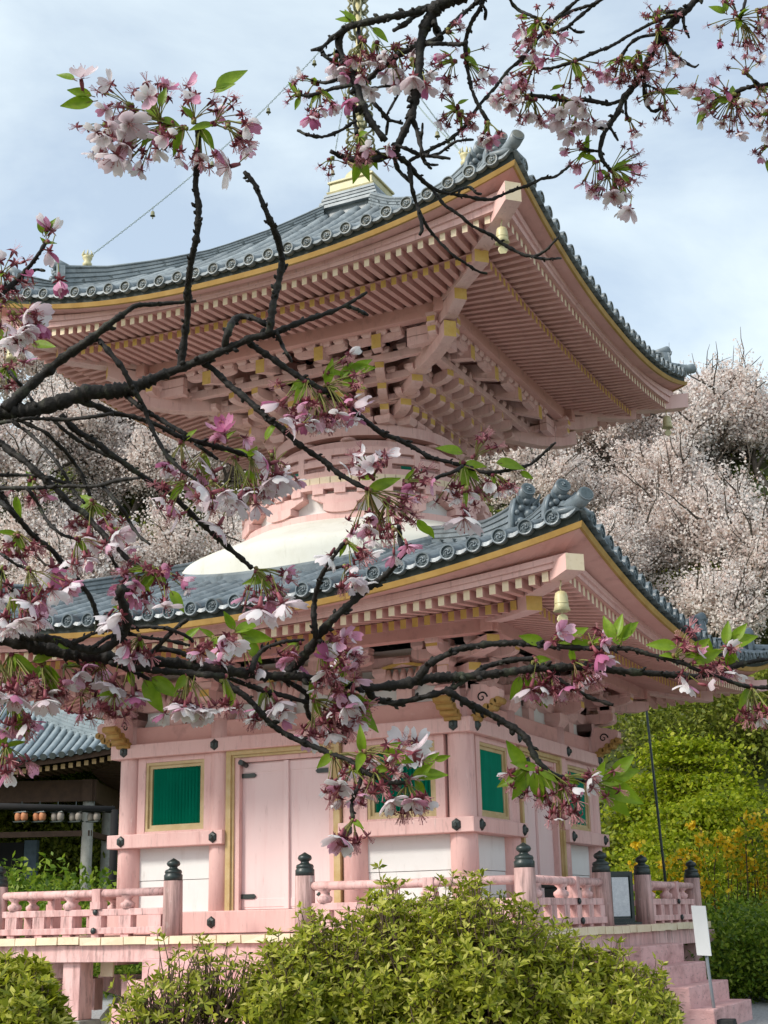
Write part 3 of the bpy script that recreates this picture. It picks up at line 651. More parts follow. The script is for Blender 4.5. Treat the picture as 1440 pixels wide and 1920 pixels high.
# ---- upper storey brackets: stepped stacks fanning out to the square eave
PB = [M['pink'], M['ochre'], M['soffitshade'], M['cream']]
for (rowd, rz0, L) in ((1.34, 8.98, 1.38), (1.69, 9.16, 1.72), (2.04, 9.33, 2.05)):
    mb = MB(); fbox(mb, -L, L, rowd-.055, rowd+.055, rz0, rz0+.1); rows = part4('bracket_tie_beam', mb, PB, bev=.006)
    nb = int(2*L/.27)
    for i in range(nb):
        mb = MB(); block(mb, -L+.12+i*(2*L-.24)/(nb-1), rowd, rz0+.1, .075, .085); part4('bracket_block', mb, PB, parents=rows)
for (u0, d0, u1, d1) in ((-.36, 1.2, -.49, 2.45), (.36, 1.2, .49, 2.45), (-.86, 1.0, -1.42, 2.45), (.86, 1.0, 1.42, 2.45), (-.62, 1.1, -.95, 2.45), (.62, 1.1, .95, 2.45), (0, 1.2, 0, 2.45)):
    ev = lambda d: u0+(u1-u0)*(d-d0)/(d1-d0)
    mb = MB(); block(mb, ev(1.15), 1.15, 8.70, .13, .12)
    st = part4('bracket_set', mb, PB)
    for (d, z) in ((1.36, 8.80), (1.71, 8.99), (2.06, 9.17)):
        mb = MB(); out_arm(mb, ev(.85), .85, ev(d), d, z, .155, .066); block(mb, ev(d-.06), d-.06, z+.155, .082, .085)
        part4('bracket_arm', mb, PB, parents=st)
        mb = MB(); lat_arm(mb, ev(d), d-.06, z+.165, .34, .10, .05)
        part4('cross_arm', mb, PB, parents=st)
    if abs(u1) in (.95, 0): continue
    mb = MB(); a = np.array([ev(1.3), -1.3, 9.72]); b = np.array([ev(2.5), -2.5, 9.345]); tv = .075
    mb.hexa([(a[0]-tv, a[1], a[2]-.06), (a[0]+tv, a[1], a[2]-.06), (b[0]+tv, b[1], b[2]), (b[0]-tv, b[1], b[2]), (a[0]-tv, a[1], a[2]+.14), (a[0]+tv, a[1], a[2]+.14), (b[0]+tv, b[1], b[2]+.215), (b[0]-tv, b[1], b[2]+.215)][0:4]+[(a[0]-tv, a[1], a[2]+.14), (a[0]+tv, a[1], a[2]+.14), (b[0]+tv, b[1], b[2]+.215), (b[0]-tv, b[1], b[2]+.215)], 0, [0, 0, 0, 0, 1, 0])
    part4('tail_beam', mb, PB, parents=st)
    mb = MB(); block(mb, ev(2.36), 2.36, 9.44, .09, .07); lat_arm(mb, ev(2.4), 2.40, 9.47, .42, .09, .055)
    for q in (-.34, -.12, .12, .34): block(mb, ev(2.4)+q, 2.42, 9.54, .08, .075)
    part4('cross_arm', mb, PB, parents=st)
mb = MB(); block(mb, .9, .9, 8.70, .14, .12, turn=math.pi/4); cst = part4('corner_bracket_set', mb, PB)
for (t, z) in ((1.36, 8.80), (1.72, 8.99), (2.08, 9.17)):
    mb = MB(); out_arm(mb, .8, .8, t, t, z, .17, .085); block(mb, t-.05, t-.05, z+.17, .1, .09, turn=math.pi/4); part4('bracket_arm', mb, PB, parents=cst)
    mb = MB(); lat_arm(mb, t-.1, t-.03, z+.18, .30, .10, .05); mb.prism(arm_prof(.30, .10), lambda a, b, tt: (t-.03+tt, -(t-.1)-a, z+.181+b), -.05, .05); part4('cross_arm', mb, PB, parents=cst)
def diag_tail(ts, zs_, hw, h):
    mb = MB(); vs = []
    for t, z in zip(ts, zs_):
        for (a, b) in ((-hw, 0), (hw, 0), (hw, h), (-hw, h)): vs.append((t+a*.7071, -t+a*.7071, z+b))
    k = len(ts); fs = []
    for j in range(k-1): fs += [(j*4+q, j*4+(q+1) % 4, j*4+4+(q+1) % 4, j*4+4+q) for q in range(4)]
    mb.add(vs, fs, 0); mb.add(vs[-4:], [(0, 1, 2, 3)], 1); return mb
part4('tail_beam', diag_tail([1.2, 1.8, 2.2, 2.45, 2.66], [9.32, 9.17, 9.12, 9.14, 9.21], .09, .235), PB, parents=cst, bev=.006)
part4('tail_beam', diag_tail([1.6, 2.2, 2.5, 2.75, 2.96], [9.62, 9.48, 9.45, 9.49, 9.58], .09, .235), PB, parents=cst, bev=.006)
mb = MB(); mb.taper(2.95, -2.95, 9.83, 9.98, .07, .07, .07, .07, 0, math.pi/4); mb.taper(2.45, -2.45, 9.40, 9.48, .1, .1, .13, .13, 0, math.pi/4); part4('bracket_block', mb, PB, parents=cst)
for s in (-1, 1):
    mb = MB()
    for (z, L, d) in ((9.30, .62, 2.44), (9.44, .5, 2.46)):
        uc = s*2.38; out_arm(mb, uc, 1.9, uc, d+.22, z, .13, .06); 
        block(mb, uc, d+.12, z+.13, .085, .07)
    part4('corner_bracket_arm', mb, PB)
mb = MB(); fbox(mb, -2.72, 2.72, 2.44, 2.60, 9.61, 9.83, 2); part4('eave_purlin', mb, PB, bev=.008)

# ---- roof cap and spire
mb = MB()
for (h0, z0, z1) in ((.57, 12.98, 13.04), (.51, 13.04, 13.07), (.54, 13.07, 13.12), (.48, 13.12, 13.15), (.51, 13.15, 13.20), (.45, 13.20, 13.23), (.48, 13.23, 13.28)): mb.taper(0, 0, z0, z1, h0, h0, h0-.012, h0-.012)
for k in range(4):
    c, s = math.cos(k*math.pi/2), math.sin(k*math.pi/2); q = lambda x, y, z: (x*c-y*s, x*s+y*c, z)
mb.taper(0, 0, 12.6, 12.98, .50, .50, .48, .48)
link('roof_cap', mb.mesh('roof_cap', M['tileup']), pag)
sp = MB(); sp.tube([(0, 0, 13.4), (0, 0, 15), (0, 0, 17.6)], [.075, .06, .045], 12)
spire = link('spire', sp.mesh('spire', M['gold']), pag)
mb = MB(); mb.taper(0, 0, 13.29, 13.34, .43, .43, .45, .45); mb.taper(0, 0, 13.34, 13.50, .40, .40, .40, .40); mb.taper(0, 0, 13.50, 13.54, .43, .43, .43, .43)
mb.lathe([(.0, 13.53), (.30, 13.53), (.31, 13.6), (.27, 13.74), (.18, 13.83), (.1, 13.86), (.1, 13.9), (.2, 13.98), (.24, 14.03), (.12, 14.02), (0, 14.0)], 28)
link('dew_basin', mb.mesh('dew_basin', M['gold']), spire, bev=.01)
for i in range(9):
    z = 14.2+i*.25; rr = .235-.009*i; mb = MB()
    mb.lathe([(rr, z-.02), (rr+.025, z), (rr, z+.02), (rr-.02, z), (rr, z-.02)], 24)
    for q in range(4): a = q*math.pi/2+.3; mb.tube([(0, 0, z), (rr*math.cos(a), rr*math.sin(a), z)], .014, 5)
    for q in range(8): a = q*math.pi/4; mb.tube([((rr+.01)*math.cos(a), (rr+.01)*math.sin(a), z), ((rr+.03)*math.cos(a), (rr+.03)*math.sin(a), z-.05), ((rr+.02)*math.cos(a), (rr+.02)*math.sin(a), z-.10)], [.012, .02, .02], 6)
    mb.lathe([(.07, z-.03), (.1, z), (.07, z+.03)], 12); link('spire_ring', mb.mesh('spire_ring', M['bronze']), spire)
mb = MB()
for z in (16.5, 16.75, 17.0, 17.25):
    for q in range(8):
        a = q*math.pi/4; c, s = math.cos(a), math.sin(a)
        mb.tube([(.03*c, .03*s, z), (.13*c, .13*s, z+.02), (.19*c, .19*s, z+.10), (.15*c, .15*s, z+.17), (.17*c, .17*s, z+.23)], [.02, .028, .022, .016, .005], 5)
    mb.lathe([(.03, z-.03), (.09, z), (.03, z+.03)], 12)
mb.ball((0, 0, 17.55), .11); link('spire_flame', mb.mesh('spire_flame', M['bronze']), spire)
for k in range(4):
    c, s = math.cos(k*math.pi/2), math.sin(k*math.pi/2); q = lambda t, z: ((t*c+t*s), (t*s-t*c), z)
    base = np.array(q(3.22, 11.40))
    mb = MB(); mb.lathe([(0, 11.40), (.07, 11.40), (.075, 11.46), (.05, 11.50), (.075, 11.55), (.08, 11.58), (0, 11.58)], 12, (base[0], base[1]))
    for j in range(7): a = j*.9; mb.tube([(base[0]+.05*math.cos(a), base[1]+.05*math.sin(a), 11.57), (base[0]+.085*math.cos(a), base[1]+.085*math.sin(a), 11.62), (base[0]+.06*math.cos(a), base[1]+.06*math.sin(a), 11.68)], [.018, .015, .004], 5)
    fin = link('hip_finial', mb.mesh('hip_finial', M['gold']), pag)
    A = base+np.array([0, 0, .16]); B = np.array([0, 0, 17.1]); npt = 130; mb = MB()
    for i in range(npt):
        t0, t1 = i/npt, (i+1.25)/npt; sag = lambda t: np.array([0, 0, -.28*math.sin(math.pi*t)])
        p0, p1 = A+(B-A)*t0+sag(t0), A+(B-A)*t1+sag(t1); D = p1-p0; D /= np.linalg.norm(D)
        S = np.cross(D, (0, 0, 1)); S /= np.linalg.norm(S); S = S if i % 2 else np.cross(D, S); wv = .010
        mid0, mid1 = p0*.75+p1*.25, p0*.25+p1*.75
        mb.tube([p0, mid0+S*wv, mid1+S*wv, p1], .0055, 4, 0, False); mb.tube([p0, mid0-S*wv, mid1-S*wv, p1], .0055, 4, 0, False)
    ch = link('spire_chain', mb.mesh('spire_chain', mat('pale weathered chain', (.32, .40, .40), (.45, .52, .50), .6, 20)), pag)
    for t in (.22, .43, .64, .82):
        p0 = A+(B-A)*t+np.array([0, 0, -.28*math.sin(math.pi*t)]); mb = MB()
        mb.tube([p0, p0-np.array([0, 0, .07])], .005, 4); mb.lathe([(0, p0[2]-.06), (.028, p0[2]-.075), (.034, p0[2]-.13), (.045, p0[2]-.15)], 8, (p0[0], p0[1])); mb.tube([p0-np.array([0, 0, .15]), p0-np.array([0, 0, .2])], [.006, .012], 4)
        link('chain_bell', mb.mesh('chain_bell', M['bronze']), ch)

# ---- wind bells hang from the hip beams: things of their own
def wind_bell(x, y, ztop, s, label, k):
    t = thing('wind_bell', label, 'bell', (x, y, ztop), 'wind bells under the eave corners')
    mb = MB(); mb.lathe([(.0, -.17), (.05, -.175), (.085, -.20), (.10, -.26), (.105, -.40), (.125, -.475), (.118, -.475), (.098, -.40), (.0, -.38)], 24, lobes=lambda a, z: .09*max(0, (-.38-z)/.1)*math.cos(4*a))
    mb.tube([(.104*math.cos(a), .104*math.sin(a), -.36) for a in np.linspace(0, 6.283, 20)], .008, 5)
    for o in (mb.mesh('bell_body', M['gold']),): b = link('bell_body', o, t); b.scale = (s, s, s)
    mb = MB(); mb.tube([(0, 0, 0), (.012, 0, -.05), (-.008, 0, -.11), (0, 0, -.175)], .012, 6); b = link('hanger', mb.mesh('hanger', M['gold']), t); b.scale = (s, s, s)
    mb = MB(); mb.tube([(0, 0, -.42), (0, 0, -.53)], .008, 5)
    pr = [(-.075, -.60), (-.06, -.55), (-.02, -.52), (.03, -.52), (.07, -.55), (.08, -.60), (.05, -.66), (-.04, -.67)]
    mb.prism(pr, lambda a, b, tt: (a*.86+tt, a*.5, b), -.008, .008); b = link('clapper_plate', mb.mesh('clapper_plate', M['gold']), t); b.scale = (s, s, s)
for (sx, sy, lab) in ((1, -1, 'pale gilt bell hanging under the lower eave at the corner nearest the viewer'), (1, 1, 'pale gilt bell under the lower eave at the far right corner')):
    wind_bell(4.73*sx, 4.73*sy, 5.065, .74, lab, 0)
for (sx, sy, lab) in ((1, -1, 'pale gilt bell hanging under the upper eave at the corner nearest the viewer'), (1, 1, 'dull bronze bell under the upper eave at its right corner, before the blossom'), (-1, -1, 'gilt bell under the upper eave at its far left corner')):
    wind_bell(3.97*sx, 3.97*sy, 10.06, .74, lab, 0)

# ---- steps on the front and right sides
for k, lab in ((0, 'pink concrete stairs to the front double door, half behind the bush'), (1, 'pink painted concrete stairs on the right side of the deck')):
    t = thing('staircase', lab, 'stairs', (0, 0, 0)); t.rotation_euler[2] = k*math.pi/2
    for i, z in enumerate((1.10, .855, .61, .36)):
        mb = MB(); d0, d1 = 3.98+i*.29, 4.28+i*.29+.012
        mb.box(-1.06-.004*i, 1.06+.004*i, -d1, -3.98 if i == 0 else -d0, GZ-.05, z+random.uniform(-.004, .004)); link('step', mb.mesh('step', M['pinkstep']), t, bev=.014)

# ================================================================== GROUND, HILL, VEGETATION, NEIGHBOURS
FH = np.array([-math.sin(YAW), math.cos(YAW), 0]); RH = np.array([math.cos(YAW), math.sin(YAW), 0])
def vw(lat, dep, z=0): q = np.array([CAM[0], CAM[1], 0])+RH*lat+FH*dep; return np.array([q[0], q[1], z])
def latof(px, dep): return (px-720)/FPX*dep*1.0
M['ground'] = mat('earth and moss', (.09, .085, .045), (.16, .15, .08), .95, 1.2, bump=.6, bscale=9, dirt=[((.05, .08, .02), .7, .8, (1, 1, 1), .5, .7)], bdist=.05)
M['gravel'] = mat('grey gravel', (.30, .30, .30), (.50, .50, .49), .9, 22, bump=1.0, bscale=24, dirt=[((.06, .065, .07), .8, 30, (1, 1, 1), .5, .7)], bdist=.03)
M['hill'] = mat('leafy hillside', (.035, .05, .014), (.09, .11, .03), .95, .6, bump=1.0, bscale=1.5, dirt=[((.10, .085, .05), .7, .5, (1, 1, 1), .5, .7)], bdist=.4)
mb = MB(); g = 90.
mb.add([(-400, -300, GZ-.012), (400, -300, GZ-.012), (400, 500, GZ-.012), (-400, 500, GZ-.012)], [(0, 1, 2, 3)]); tag(link('ground', mb.mesh('ground', M['ground'])), None, kind='structure')
mb = MB(); mb.add([(-16, -14, GZ), (16, -14, GZ), (16, 16, GZ), (-16, 16, GZ)], [(0, 1, 2, 3)]); tag(link('gravel_yard', mb.mesh('gravel_yard', M['gravel'])), None, kind='structure')
def hillz(lat, dep):
    b = min(1, max(0, (dep-40)/34)); z = GZ-.5+27.5*(b*b*(3-2*b))+max(0, dep-74)*.05
    z += (lat*.10 if lat > 0 else abs(lat)*.02)*b + .7*math.sin(lat*.31+1)*math.sin(dep*.23)*b
    return z
mb = MB(); na, nb = 60, 40; vs = []
for a in range(na+1):
    for b in range(nb+1):
        lat = -90+180*a/na; dep = 38+110*b/nb; vs.append(vw(lat, dep, hillz(lat, dep)))
mb.add(vs, [(a*(nb+1)+b, (a+1)*(nb+1)+b, (a+1)*(nb+1)+b+1, a*(nb+1)+b+1) for a in range(na) for b in range(nb)], 0, True)
tag(link('hill', mb.mesh('hill', M['hill'])), None, kind='structure')

M['blossom'] = mat('distant cherry blossom', (1, 1, 1), rough=.7, trans=.5, island=[(0, (.42, .31, .22)), (.09, (.74, .58, .53)), (.28, (.88, .785, .735)), (.75, (.91, .85, .81)), (1, (.92, .89, .865))])
M['bark2'] = mat('grey brown bark', (.05, .04, .032), (.13, .105, .085), .85, 9, (1, 1, .3), .8, 50, dirt=[((.2, .2, .16), .6, 8, (1, 1, 1), .55, .75)], bdist=.02)
def leafmat(name, cols, tr=.4): return mat(name, (1, 1, 1), rough=.5, spec=.3, trans=tr, island=cols)
M['maple'] = leafmat('fresh maple leaves', [(0, (.10, .15, .004)), (.35, (.24, .31, .010)), (.8, (.38, .43, .022)), (1, (.50, .49, .05))], .5)
M['shrubdark'] = leafmat('dark shrub leaves', [(0, (.05, .10, .010)), (.45, (.14, .23, .015)), (.85, (.26, .35, .03)), (1, (.38, .44, .07))], .4)
M['olive'] = leafmat('olive leaves', [(0, (.06, .08, .012)), (.45, (.16, .20, .02)), (.9, (.29, .32, .04)), (1, (.36, .34, .08))], .35)
M['kerria'] = leafmat('yellow kerria petals', [(0, (.70, .40, .004)), (.6, (.86, .58, .015)), (1, (.90, .68, .06))], .3)
M['azalea'] = leafmat('azalea leaves', [(0, (.09, .12, .006)), (.3, (.25, .29, .016)), (.7, (.45, .46, .04)), (1, (.66, .62, .17))], .45)
M['twig'] = mat('thin brown twig', (.07, .045, .03), (.15, .10, .07), .8, 30)

def rand_quads(C, size, rg, flat=.0, elong=1.0, k=4, up=None):
    # leaf or petal sized separate faces with random facing, centred on C
    n = len(C); d = rg.normal(size=(n, 3)); d /= np.linalg.norm(d, axis=1)[:, None]
    nn = rg.normal(size=(n, 3)); 
    if up is not None: nn = nn*(1-flat)+np.array(up)*flat*2
    nn -= d*np.sum(nn*d, 1)[:, None]; nn /= np.linalg.norm(nn, axis=1)[:, None]; s = np.cross(d, nn)
    L = (size*(.7+.6*rg.random(n)))[:, None] if np.isscalar(size) else size[:, None]; W = L/elong
    if k == 4: return np.stack([C-d*L*.5, C+s*W*.5, C+d*L*.5, C-s*W*.5], 1)
    ang = [2*math.pi*i/k for i in range(k)]
    return np.stack([C+d*(L*.5*math.cos(a))+s*(W*.5*math.sin(a)) for a in ang], 1)
def limbs(mb, base, H, spread, rg, levels=3, r0=.16, up=.6, nchild=4):
    tips = []
    def grow(p, d, L, r, lv):
        pts = [p]; rr = [r]; n = 4
        for i in range(n):
            d = unit(d+rg.normal(size=3)*.16+np.array([0, 0, .04*up])); p = p+d*L/n; pts.append(p); rr.append(r*(1-.13*(i+1)))
        mb.tube(pts, rr, 7 if lv > 1 else 5)
        if lv == 0: tips.extend(pts[1:]); return
        if lv <= 2: tips.extend(pts[2:])
        for c in range(nchild if lv > 1 else nchild+1):
            a = rg.random()*6.283; q = unit(np.cross(d, [math.cos(a), math.sin(a), .3])); t = .45+.55*rg.random()
            idx = min(n, max(1, int(round(t*n)))); grow(pts[idx], unit(d*.75+q*spread+np.array([0, 0, .12*up])), L*(.58+.2*rg.random()), rr[idx]*.62, lv-1)
    grow(np.array(base, float), np.array([.05, .02, 1.]), H*.34, r0, levels)
    return np.array(tips)
def unit(v): return v/(np.linalg.norm(v)+1e-12)
def cherry_variant(seed, H=7.5, nb=17000):
    rg = np.random.default_rng(seed); mb = MB(); tips = limbs(mb, (0, 0, -.4), H*1.12, .95, rg, 3, .2, .5)
    tips = tips[tips[:, 2] > H*.2]; dens = .12+rg.random(len(tips))**2.2; idx = rg.choice(len(tips), nb, p=dens/dens.sum())
    C = [tips[idx]+rg.normal(size=(nb, 3))*np.array([.40, .40, .32])*(.3+rg.random((nb, 1))*1.0)]
    top = tips[:, 2].max()
    for _ in range(46):                                 # bare outer limbs that show brown over the blossom
        p = tips[rg.integers(len(tips))]*np.array([1.02, 1.02, 1.0]); d = unit(np.array([p[0]*.35, p[1]*.35, .75])+rg.normal(size=3)*.5); L = rg.uniform(1.2, 2.6); q = [p]
        for j in range(5): d = unit(d+rg.normal(size=3)*.2); q.append(q[-1]+d*L/5)
        mb.tube(q, [.045, .038, .030, .024, .017, .008], 5)
    for _ in range(130):                                # long free shoots strung with blossom break up the outline
        p = tips[rg.integers(len(tips))]; d = unit(np.array([p[0]*.5, p[1]*.5, .9])+rg.normal(size=3)*.6); L = rg.uniform(.7, 1.7); q = [p]
        for j in range(4): d = unit(d+rg.normal(size=3)*.18); q.append(q[-1]+d*L/4)
        mb.tube(q, [.022, .018, .014, .010, .006], 4)
        for j in range(34):
            t = rg.random()*4; k = min(3, int(t)); C.append((q[k]*(1-(t-k))+q[k+1]*(t-k)+rg.normal(size=3)*.085)[None])
    return mb.mesh('trunk', M['bark2']), quadmesh('crown', rand_quads(np.concatenate(C), .105, rg, k=5), M['blossom'])
CV = [cherry_variant(s) for s in (3, 8, 15, 27)]
def plant(name, label, cat, group, loc, tm, cm, s, rz, cname='crown', extra=()):
    t = thing(name, label, cat, tuple(loc), group); t.rotation_euler[2] = rz; t.scale = (s, s, s*1.0)
    if tm: link('trunk', tm, t)
    link(cname, cm, t)
    for nm, me in extra: link(nm, me, t)
    return t
spots = [  # px of the trunk, depth, scale, label
 (-40, 60, 1.25, 'pale pink cherry tree in full bloom at the left edge, rising above the lower roof'),
 (95, 66, 1.15, 'pink cherry tree on the hillside, its top just under the upper left eave'),
 (215, 61, 1.15, 'cherry tree in bloom seen behind the bare twigs left of the neck'),
 (330, 66, 1.20, 'blossoming cherry tree on the slope nearest the white dome on its left side'),
 (410, 58, 1.0, 'low cherry crown directly left of the white dome'),
 (120, 54, 1.0, 'lower pink cherry tree showing over the left end of the lower roof'),
 (280, 53, .95, 'cherry tree low on the slope, over the lower roof and under other crowns'),
 (1010, 60, 1.0, 'cherry tree in bloom between the upper eave and the roof ornaments'),
 (1130, 63, 1.05, 'full cherry tree behind the ornaments of the lower roof'),
 (1240, 61, .95, 'cherry tree whose crown touches the right tip of the upper roof'),
 (1345, 64, 1.05, 'tall cherry tree on the right hillside beside the upper roof tip'),
 (1405, 62, 1.3, 'tallest thin-topped cherry tree standing against the sky at the right edge'),
 (1480, 62, 1.2, 'cherry tree cut by the right edge of the picture'),
 (1370, 54, 1.05, 'lower cherry tree with open branches before the beige wall'),
 (1190, 57, .85, 'small cherry tree in front of the beige retaining wall'),
 (1450, 55, 1.1, 'lower cherry tree at the right edge above the roof ridge'),
 (1085, 56, .9, 'cherry tree low behind the right side of the lower roof'),
 (935, 62, .9, 'cherry tree seen in the narrow gap right of the round neck'),
 (1310, 57, 1.05, 'cherry tree directly in front of the beige wall, its crown over the ledge'),
 (1420, 57, 1.15, 'cherry tree covering the right end of the beige wall'),
 (1180, 62, 1.1, 'cherry tree behind the steep right eave of the lower roof'),
 (170, 70, 1.25, 'cherry tree on the skyline left, seen between bare twigs'),
 (20, 68, 1.3, 'cherry tree on the skyline at the far left'),
 (300, 71, 1.25, 'cherry tree on the skyline under the brackets of the upper roof'),
 (430, 69, 1.2, 'cherry tree high on the slope just left of the round neck'),
 (0, 54, 1.05, 'cherry tree cut by the left edge, low over the lower roof'),
 (60, 57, 1.15, 'cherry tree behind the bare hanging twigs at the far left'),
 (170, 56, 1.15, 'cherry tree in the left middle, directly above the lower roof ridge'),
 (350, 57, 1.1, 'cherry tree whose crown meets the left edge of the dome'),
 (250, 66, 1.2, 'cherry tree halfway up the left slope, above its lower neighbours'),
 (130, 62, 1.15, 'cherry tree on the left slope behind thin crossing twigs'),
 (385, 63, 1.2, 'cherry tree on the left slope under the upper roof brackets'),
 (20, 62, 1.2, 'cherry tree on the left slope at the picture edge'),
 (1165, 59, 1.0, 'cherry tree filling the gap between the upper eave and the lower roof ornaments'),
 (1100, 64, 1.05, 'cherry tree just below the hanging bell of the upper right corner'),
 (1300, 60, 1.05, 'mid-slope cherry tree above the far end of the lower roof'),
]
for i, (px, dep, s, lab) in enumerate(spots):
    lat = latof(px, dep); tm, cm = CV[i % 4]
    plant('cherry_tree', lab, 'tree', 'cherry trees in bloom on the hillside', vw(lat, dep, hillz(lat, dep)-.1), tm, cm, s*.93, (i*2.4) % 6.28)
# broadleaf trees and maples
def crown_blobs(rg, blobs, n, size, **kw):
    out = []
    tot = sum(b[3]*b[4]+b[4]*b[5] for b in blobs)
    for (x, y, z, a, b, c) in blobs:
        m = int(n*(a*b+b*c)/tot); d = rg.normal(size=(m, 3)); d /= np.linalg.norm(d, axis=1)[:, None]; r = (.45+.6*rg.random(m)**.6)[:, None]
        out.append(np.array([x, y, z])+d*r*np.array([a, b, c]))
    return rand_quads(np.concatenate(out), size, rg, **kw)
def maple_variant(seed, H=5.5, n=17000):
    rg = np.random.default_rng(seed); mb = MB(); tips = limbs(mb, (0, 0, -.3), H, 1.0, rg, 3, .13, .2)
    idx = rg.integers(len(tips), size=n//64); C = []
    for i in idx:        # flat layered sprays
        m = 64; a_, b_ = rg.normal(size=m)*.36, rg.normal(size=m)*.36; q = tips[i]+np.column_stack([a_, b_, rg.normal(size=m)*.035-.10*(a_*a_+b_*b_)]); C.append(q)
    return mb.mesh('trunk', M['bark2']), quadmesh('crown', rand_quads(np.concatenate(C), .088, rg, flat=.6, up=(0, 0, 1), k=5, elong=1.2), M['maple'])
MV = [maple_variant(s) for s in (41, 55, 68)]
mspots = [(1160, 39, 1.1, 'bright green maple behind the pagoda body on its right'), (1215, 44, 1.45, 'tall fresh green maple above the thin pole'), (1290, 41, 1.3, 'yellow-green maple with layered sprays under the lower eave'),
          (1375, 43, 1.5, 'large lime green maple right of the pole'), (1450, 40, 1.35, 'fresh green maple cut by the right edge'), (1330, 47, 1.55, 'maple standing highest on the slope, just under the eave tip'), (1420, 37, .95, 'low maple over the yellow kerria'), (1250, 37, .85, 'small maple behind the dark pole'),
          (150, 50, 1.0, 'green maple behind the left hall roof'), (205, 46, 1.0, 'green tree between the left hall and the pagoda column')]
for i, (px, dep, s, lab) in enumerate(mspots):
    lat = latof(px, dep); tm, cm = MV[i % 3]; plant('maple_tree', lab, 'tree', 'fresh green maples at the foot of the hill', vw(lat, dep, hillz(lat, dep)-.1), tm, cm, s, i*1.9 % 6.28)
def shrub_mesh(seed, n, size, m, a=1.6, h=1.1, elong=2.0):
    rg = np.random.default_rng(seed); blobs = [(rg.normal()*a*.45, rg.normal()*a*.45, h*(.35+.35*rg.random()), a*(.4+.3*rg.random()), a*(.4+.3*rg.random()), h*(.45+.25*rg.random())) for _ in range(9)]
    return quadmesh('foliage', crown_blobs(rg, blobs, n, size, elong=elong), m)
SH = [shrub_mesh(100+i, 10500, .082, M['shrubdark']) for i in range(3)]; OL = [shrub_mesh(120+i, 5200, .15, M['olive'], 2.2, 1.9) for i in range(2)]
def twigs_mesh(seed, n=14, h=1.3, a=1.0, r=.014):
    rg = np.random.default_rng(seed); mb = MB()
    for _ in range(n):
        p = np.array([rg.normal()*a*.25, rg.normal()*a*.25, -.15]); d = unit(np.array([rg.normal()*.5, rg.normal()*.5, 1.1])); q = [p]
        for j in range(4): d = unit(d+rg.normal(size=3)*.2); q.append(q[-1]+d*h/4)
        mb.tube(q, [r, r*.85, r*.7, r*.5, r*.25], 5)
    return mb.mesh('stems', M['twig'])
TW = [twigs_mesh(5), twigs_mesh(6)]
dshr = [(1350, 24.5, 1.0, 'dense dark green shrub right of the pagoda steps, behind the white sign'), (1410, 25.5, 1.25, 'dark rounded shrub at the right edge over the gravel'), (1465, 24, 1.15, 'dark shrub cut by the lower right edge'), (1300, 31, 1.2, 'dark shrub behind the far railing corner'), (1390, 31, 1.5, 'deep green shrub below the yellow kerria'), (1450, 30, 1.4, 'deep green shrub under the kerria at the right edge'), (1210, 33, 1.2, 'shrub behind the notice board and railing'),
        (125, 33, 1.2, 'bright shrub behind the left railing, beside the dark hall'), (180, 31, 1.35, 'yellow-green shrub beside the left corner column'), (215, 35, 1.6, 'tall shrub close left of the corner column'), (70, 36, 1.2, 'shrub in the shade under the hall'), (150, 38, 2.3, 'tall leafy shrub filling the gap under the hall eave')]
for i, (px, dep, s, lab) in enumerate(dshr):
    lat = latof(px, dep); t = plant('shrub', lab, 'shrub', 'shrubs around the pagoda', vw(lat, dep, max(GZ, hillz(lat, dep) if dep > 40 else GZ)-.1), None, SH[i % 3], s, i*1.3 % 6.28, 'foliage', [('stems', TW[i % 2])])
for i, (px, dep, s, lab) in enumerate([(1290, 52, 1.3, 'olive bush on the slope under the beige wall'), (1390, 51, 1.4, 'olive green bush below the lower cherry branches'), (1210, 51, 1.1, 'olive bush behind the curved eave of the lower roof'), (1460, 52, 1.3, 'olive bush at the right edge above the roof ridge'), (1330, 57, 1.0, 'bush at the foot of the beige wall'), (110, 47, 1.2, 'dark olive tree crown above the left hall ridge'), (190, 48, 1.2, 'olive crown left of the corner beam nose'), (60, 48, 1.4, 'olive crown behind the hall ridge'), (430, 62, 1.1, 'dark bush beside the dome among cherry trees'), (1130, 58, .9, 'dark bush on the slope behind the roof ornaments'), (1150, 46, 1.2, 'olive bush behind the right side of the eave'), (255, 60, 1.0, 'bush on the slope above the left roof end')]):
    lat = latof(px, dep); plant('bush', lab, 'bush', 'bushes on the hillside', vw(lat, dep, hillz(lat, dep)-.3), None, OL[i % 2], s, i*1.7 % 6.28, 'foliage', [('stems', TW[i % 2])])
# undergrowth covering the slope between the trees
rg = np.random.default_rng(77); n = 26000; lat = rg.uniform(-24, 30, n); dep = rg.uniform(39, 78, n)
C = np.array([vw(a, b, hillz(a, b)+.05+.5*rg.random()**2) for a, b in zip(lat, dep)])
tag(link('undergrowth', quadmesh('undergrowth', rand_quads(C, .38, rg, elong=1.7), M['olive'])), None, kind='stuff')
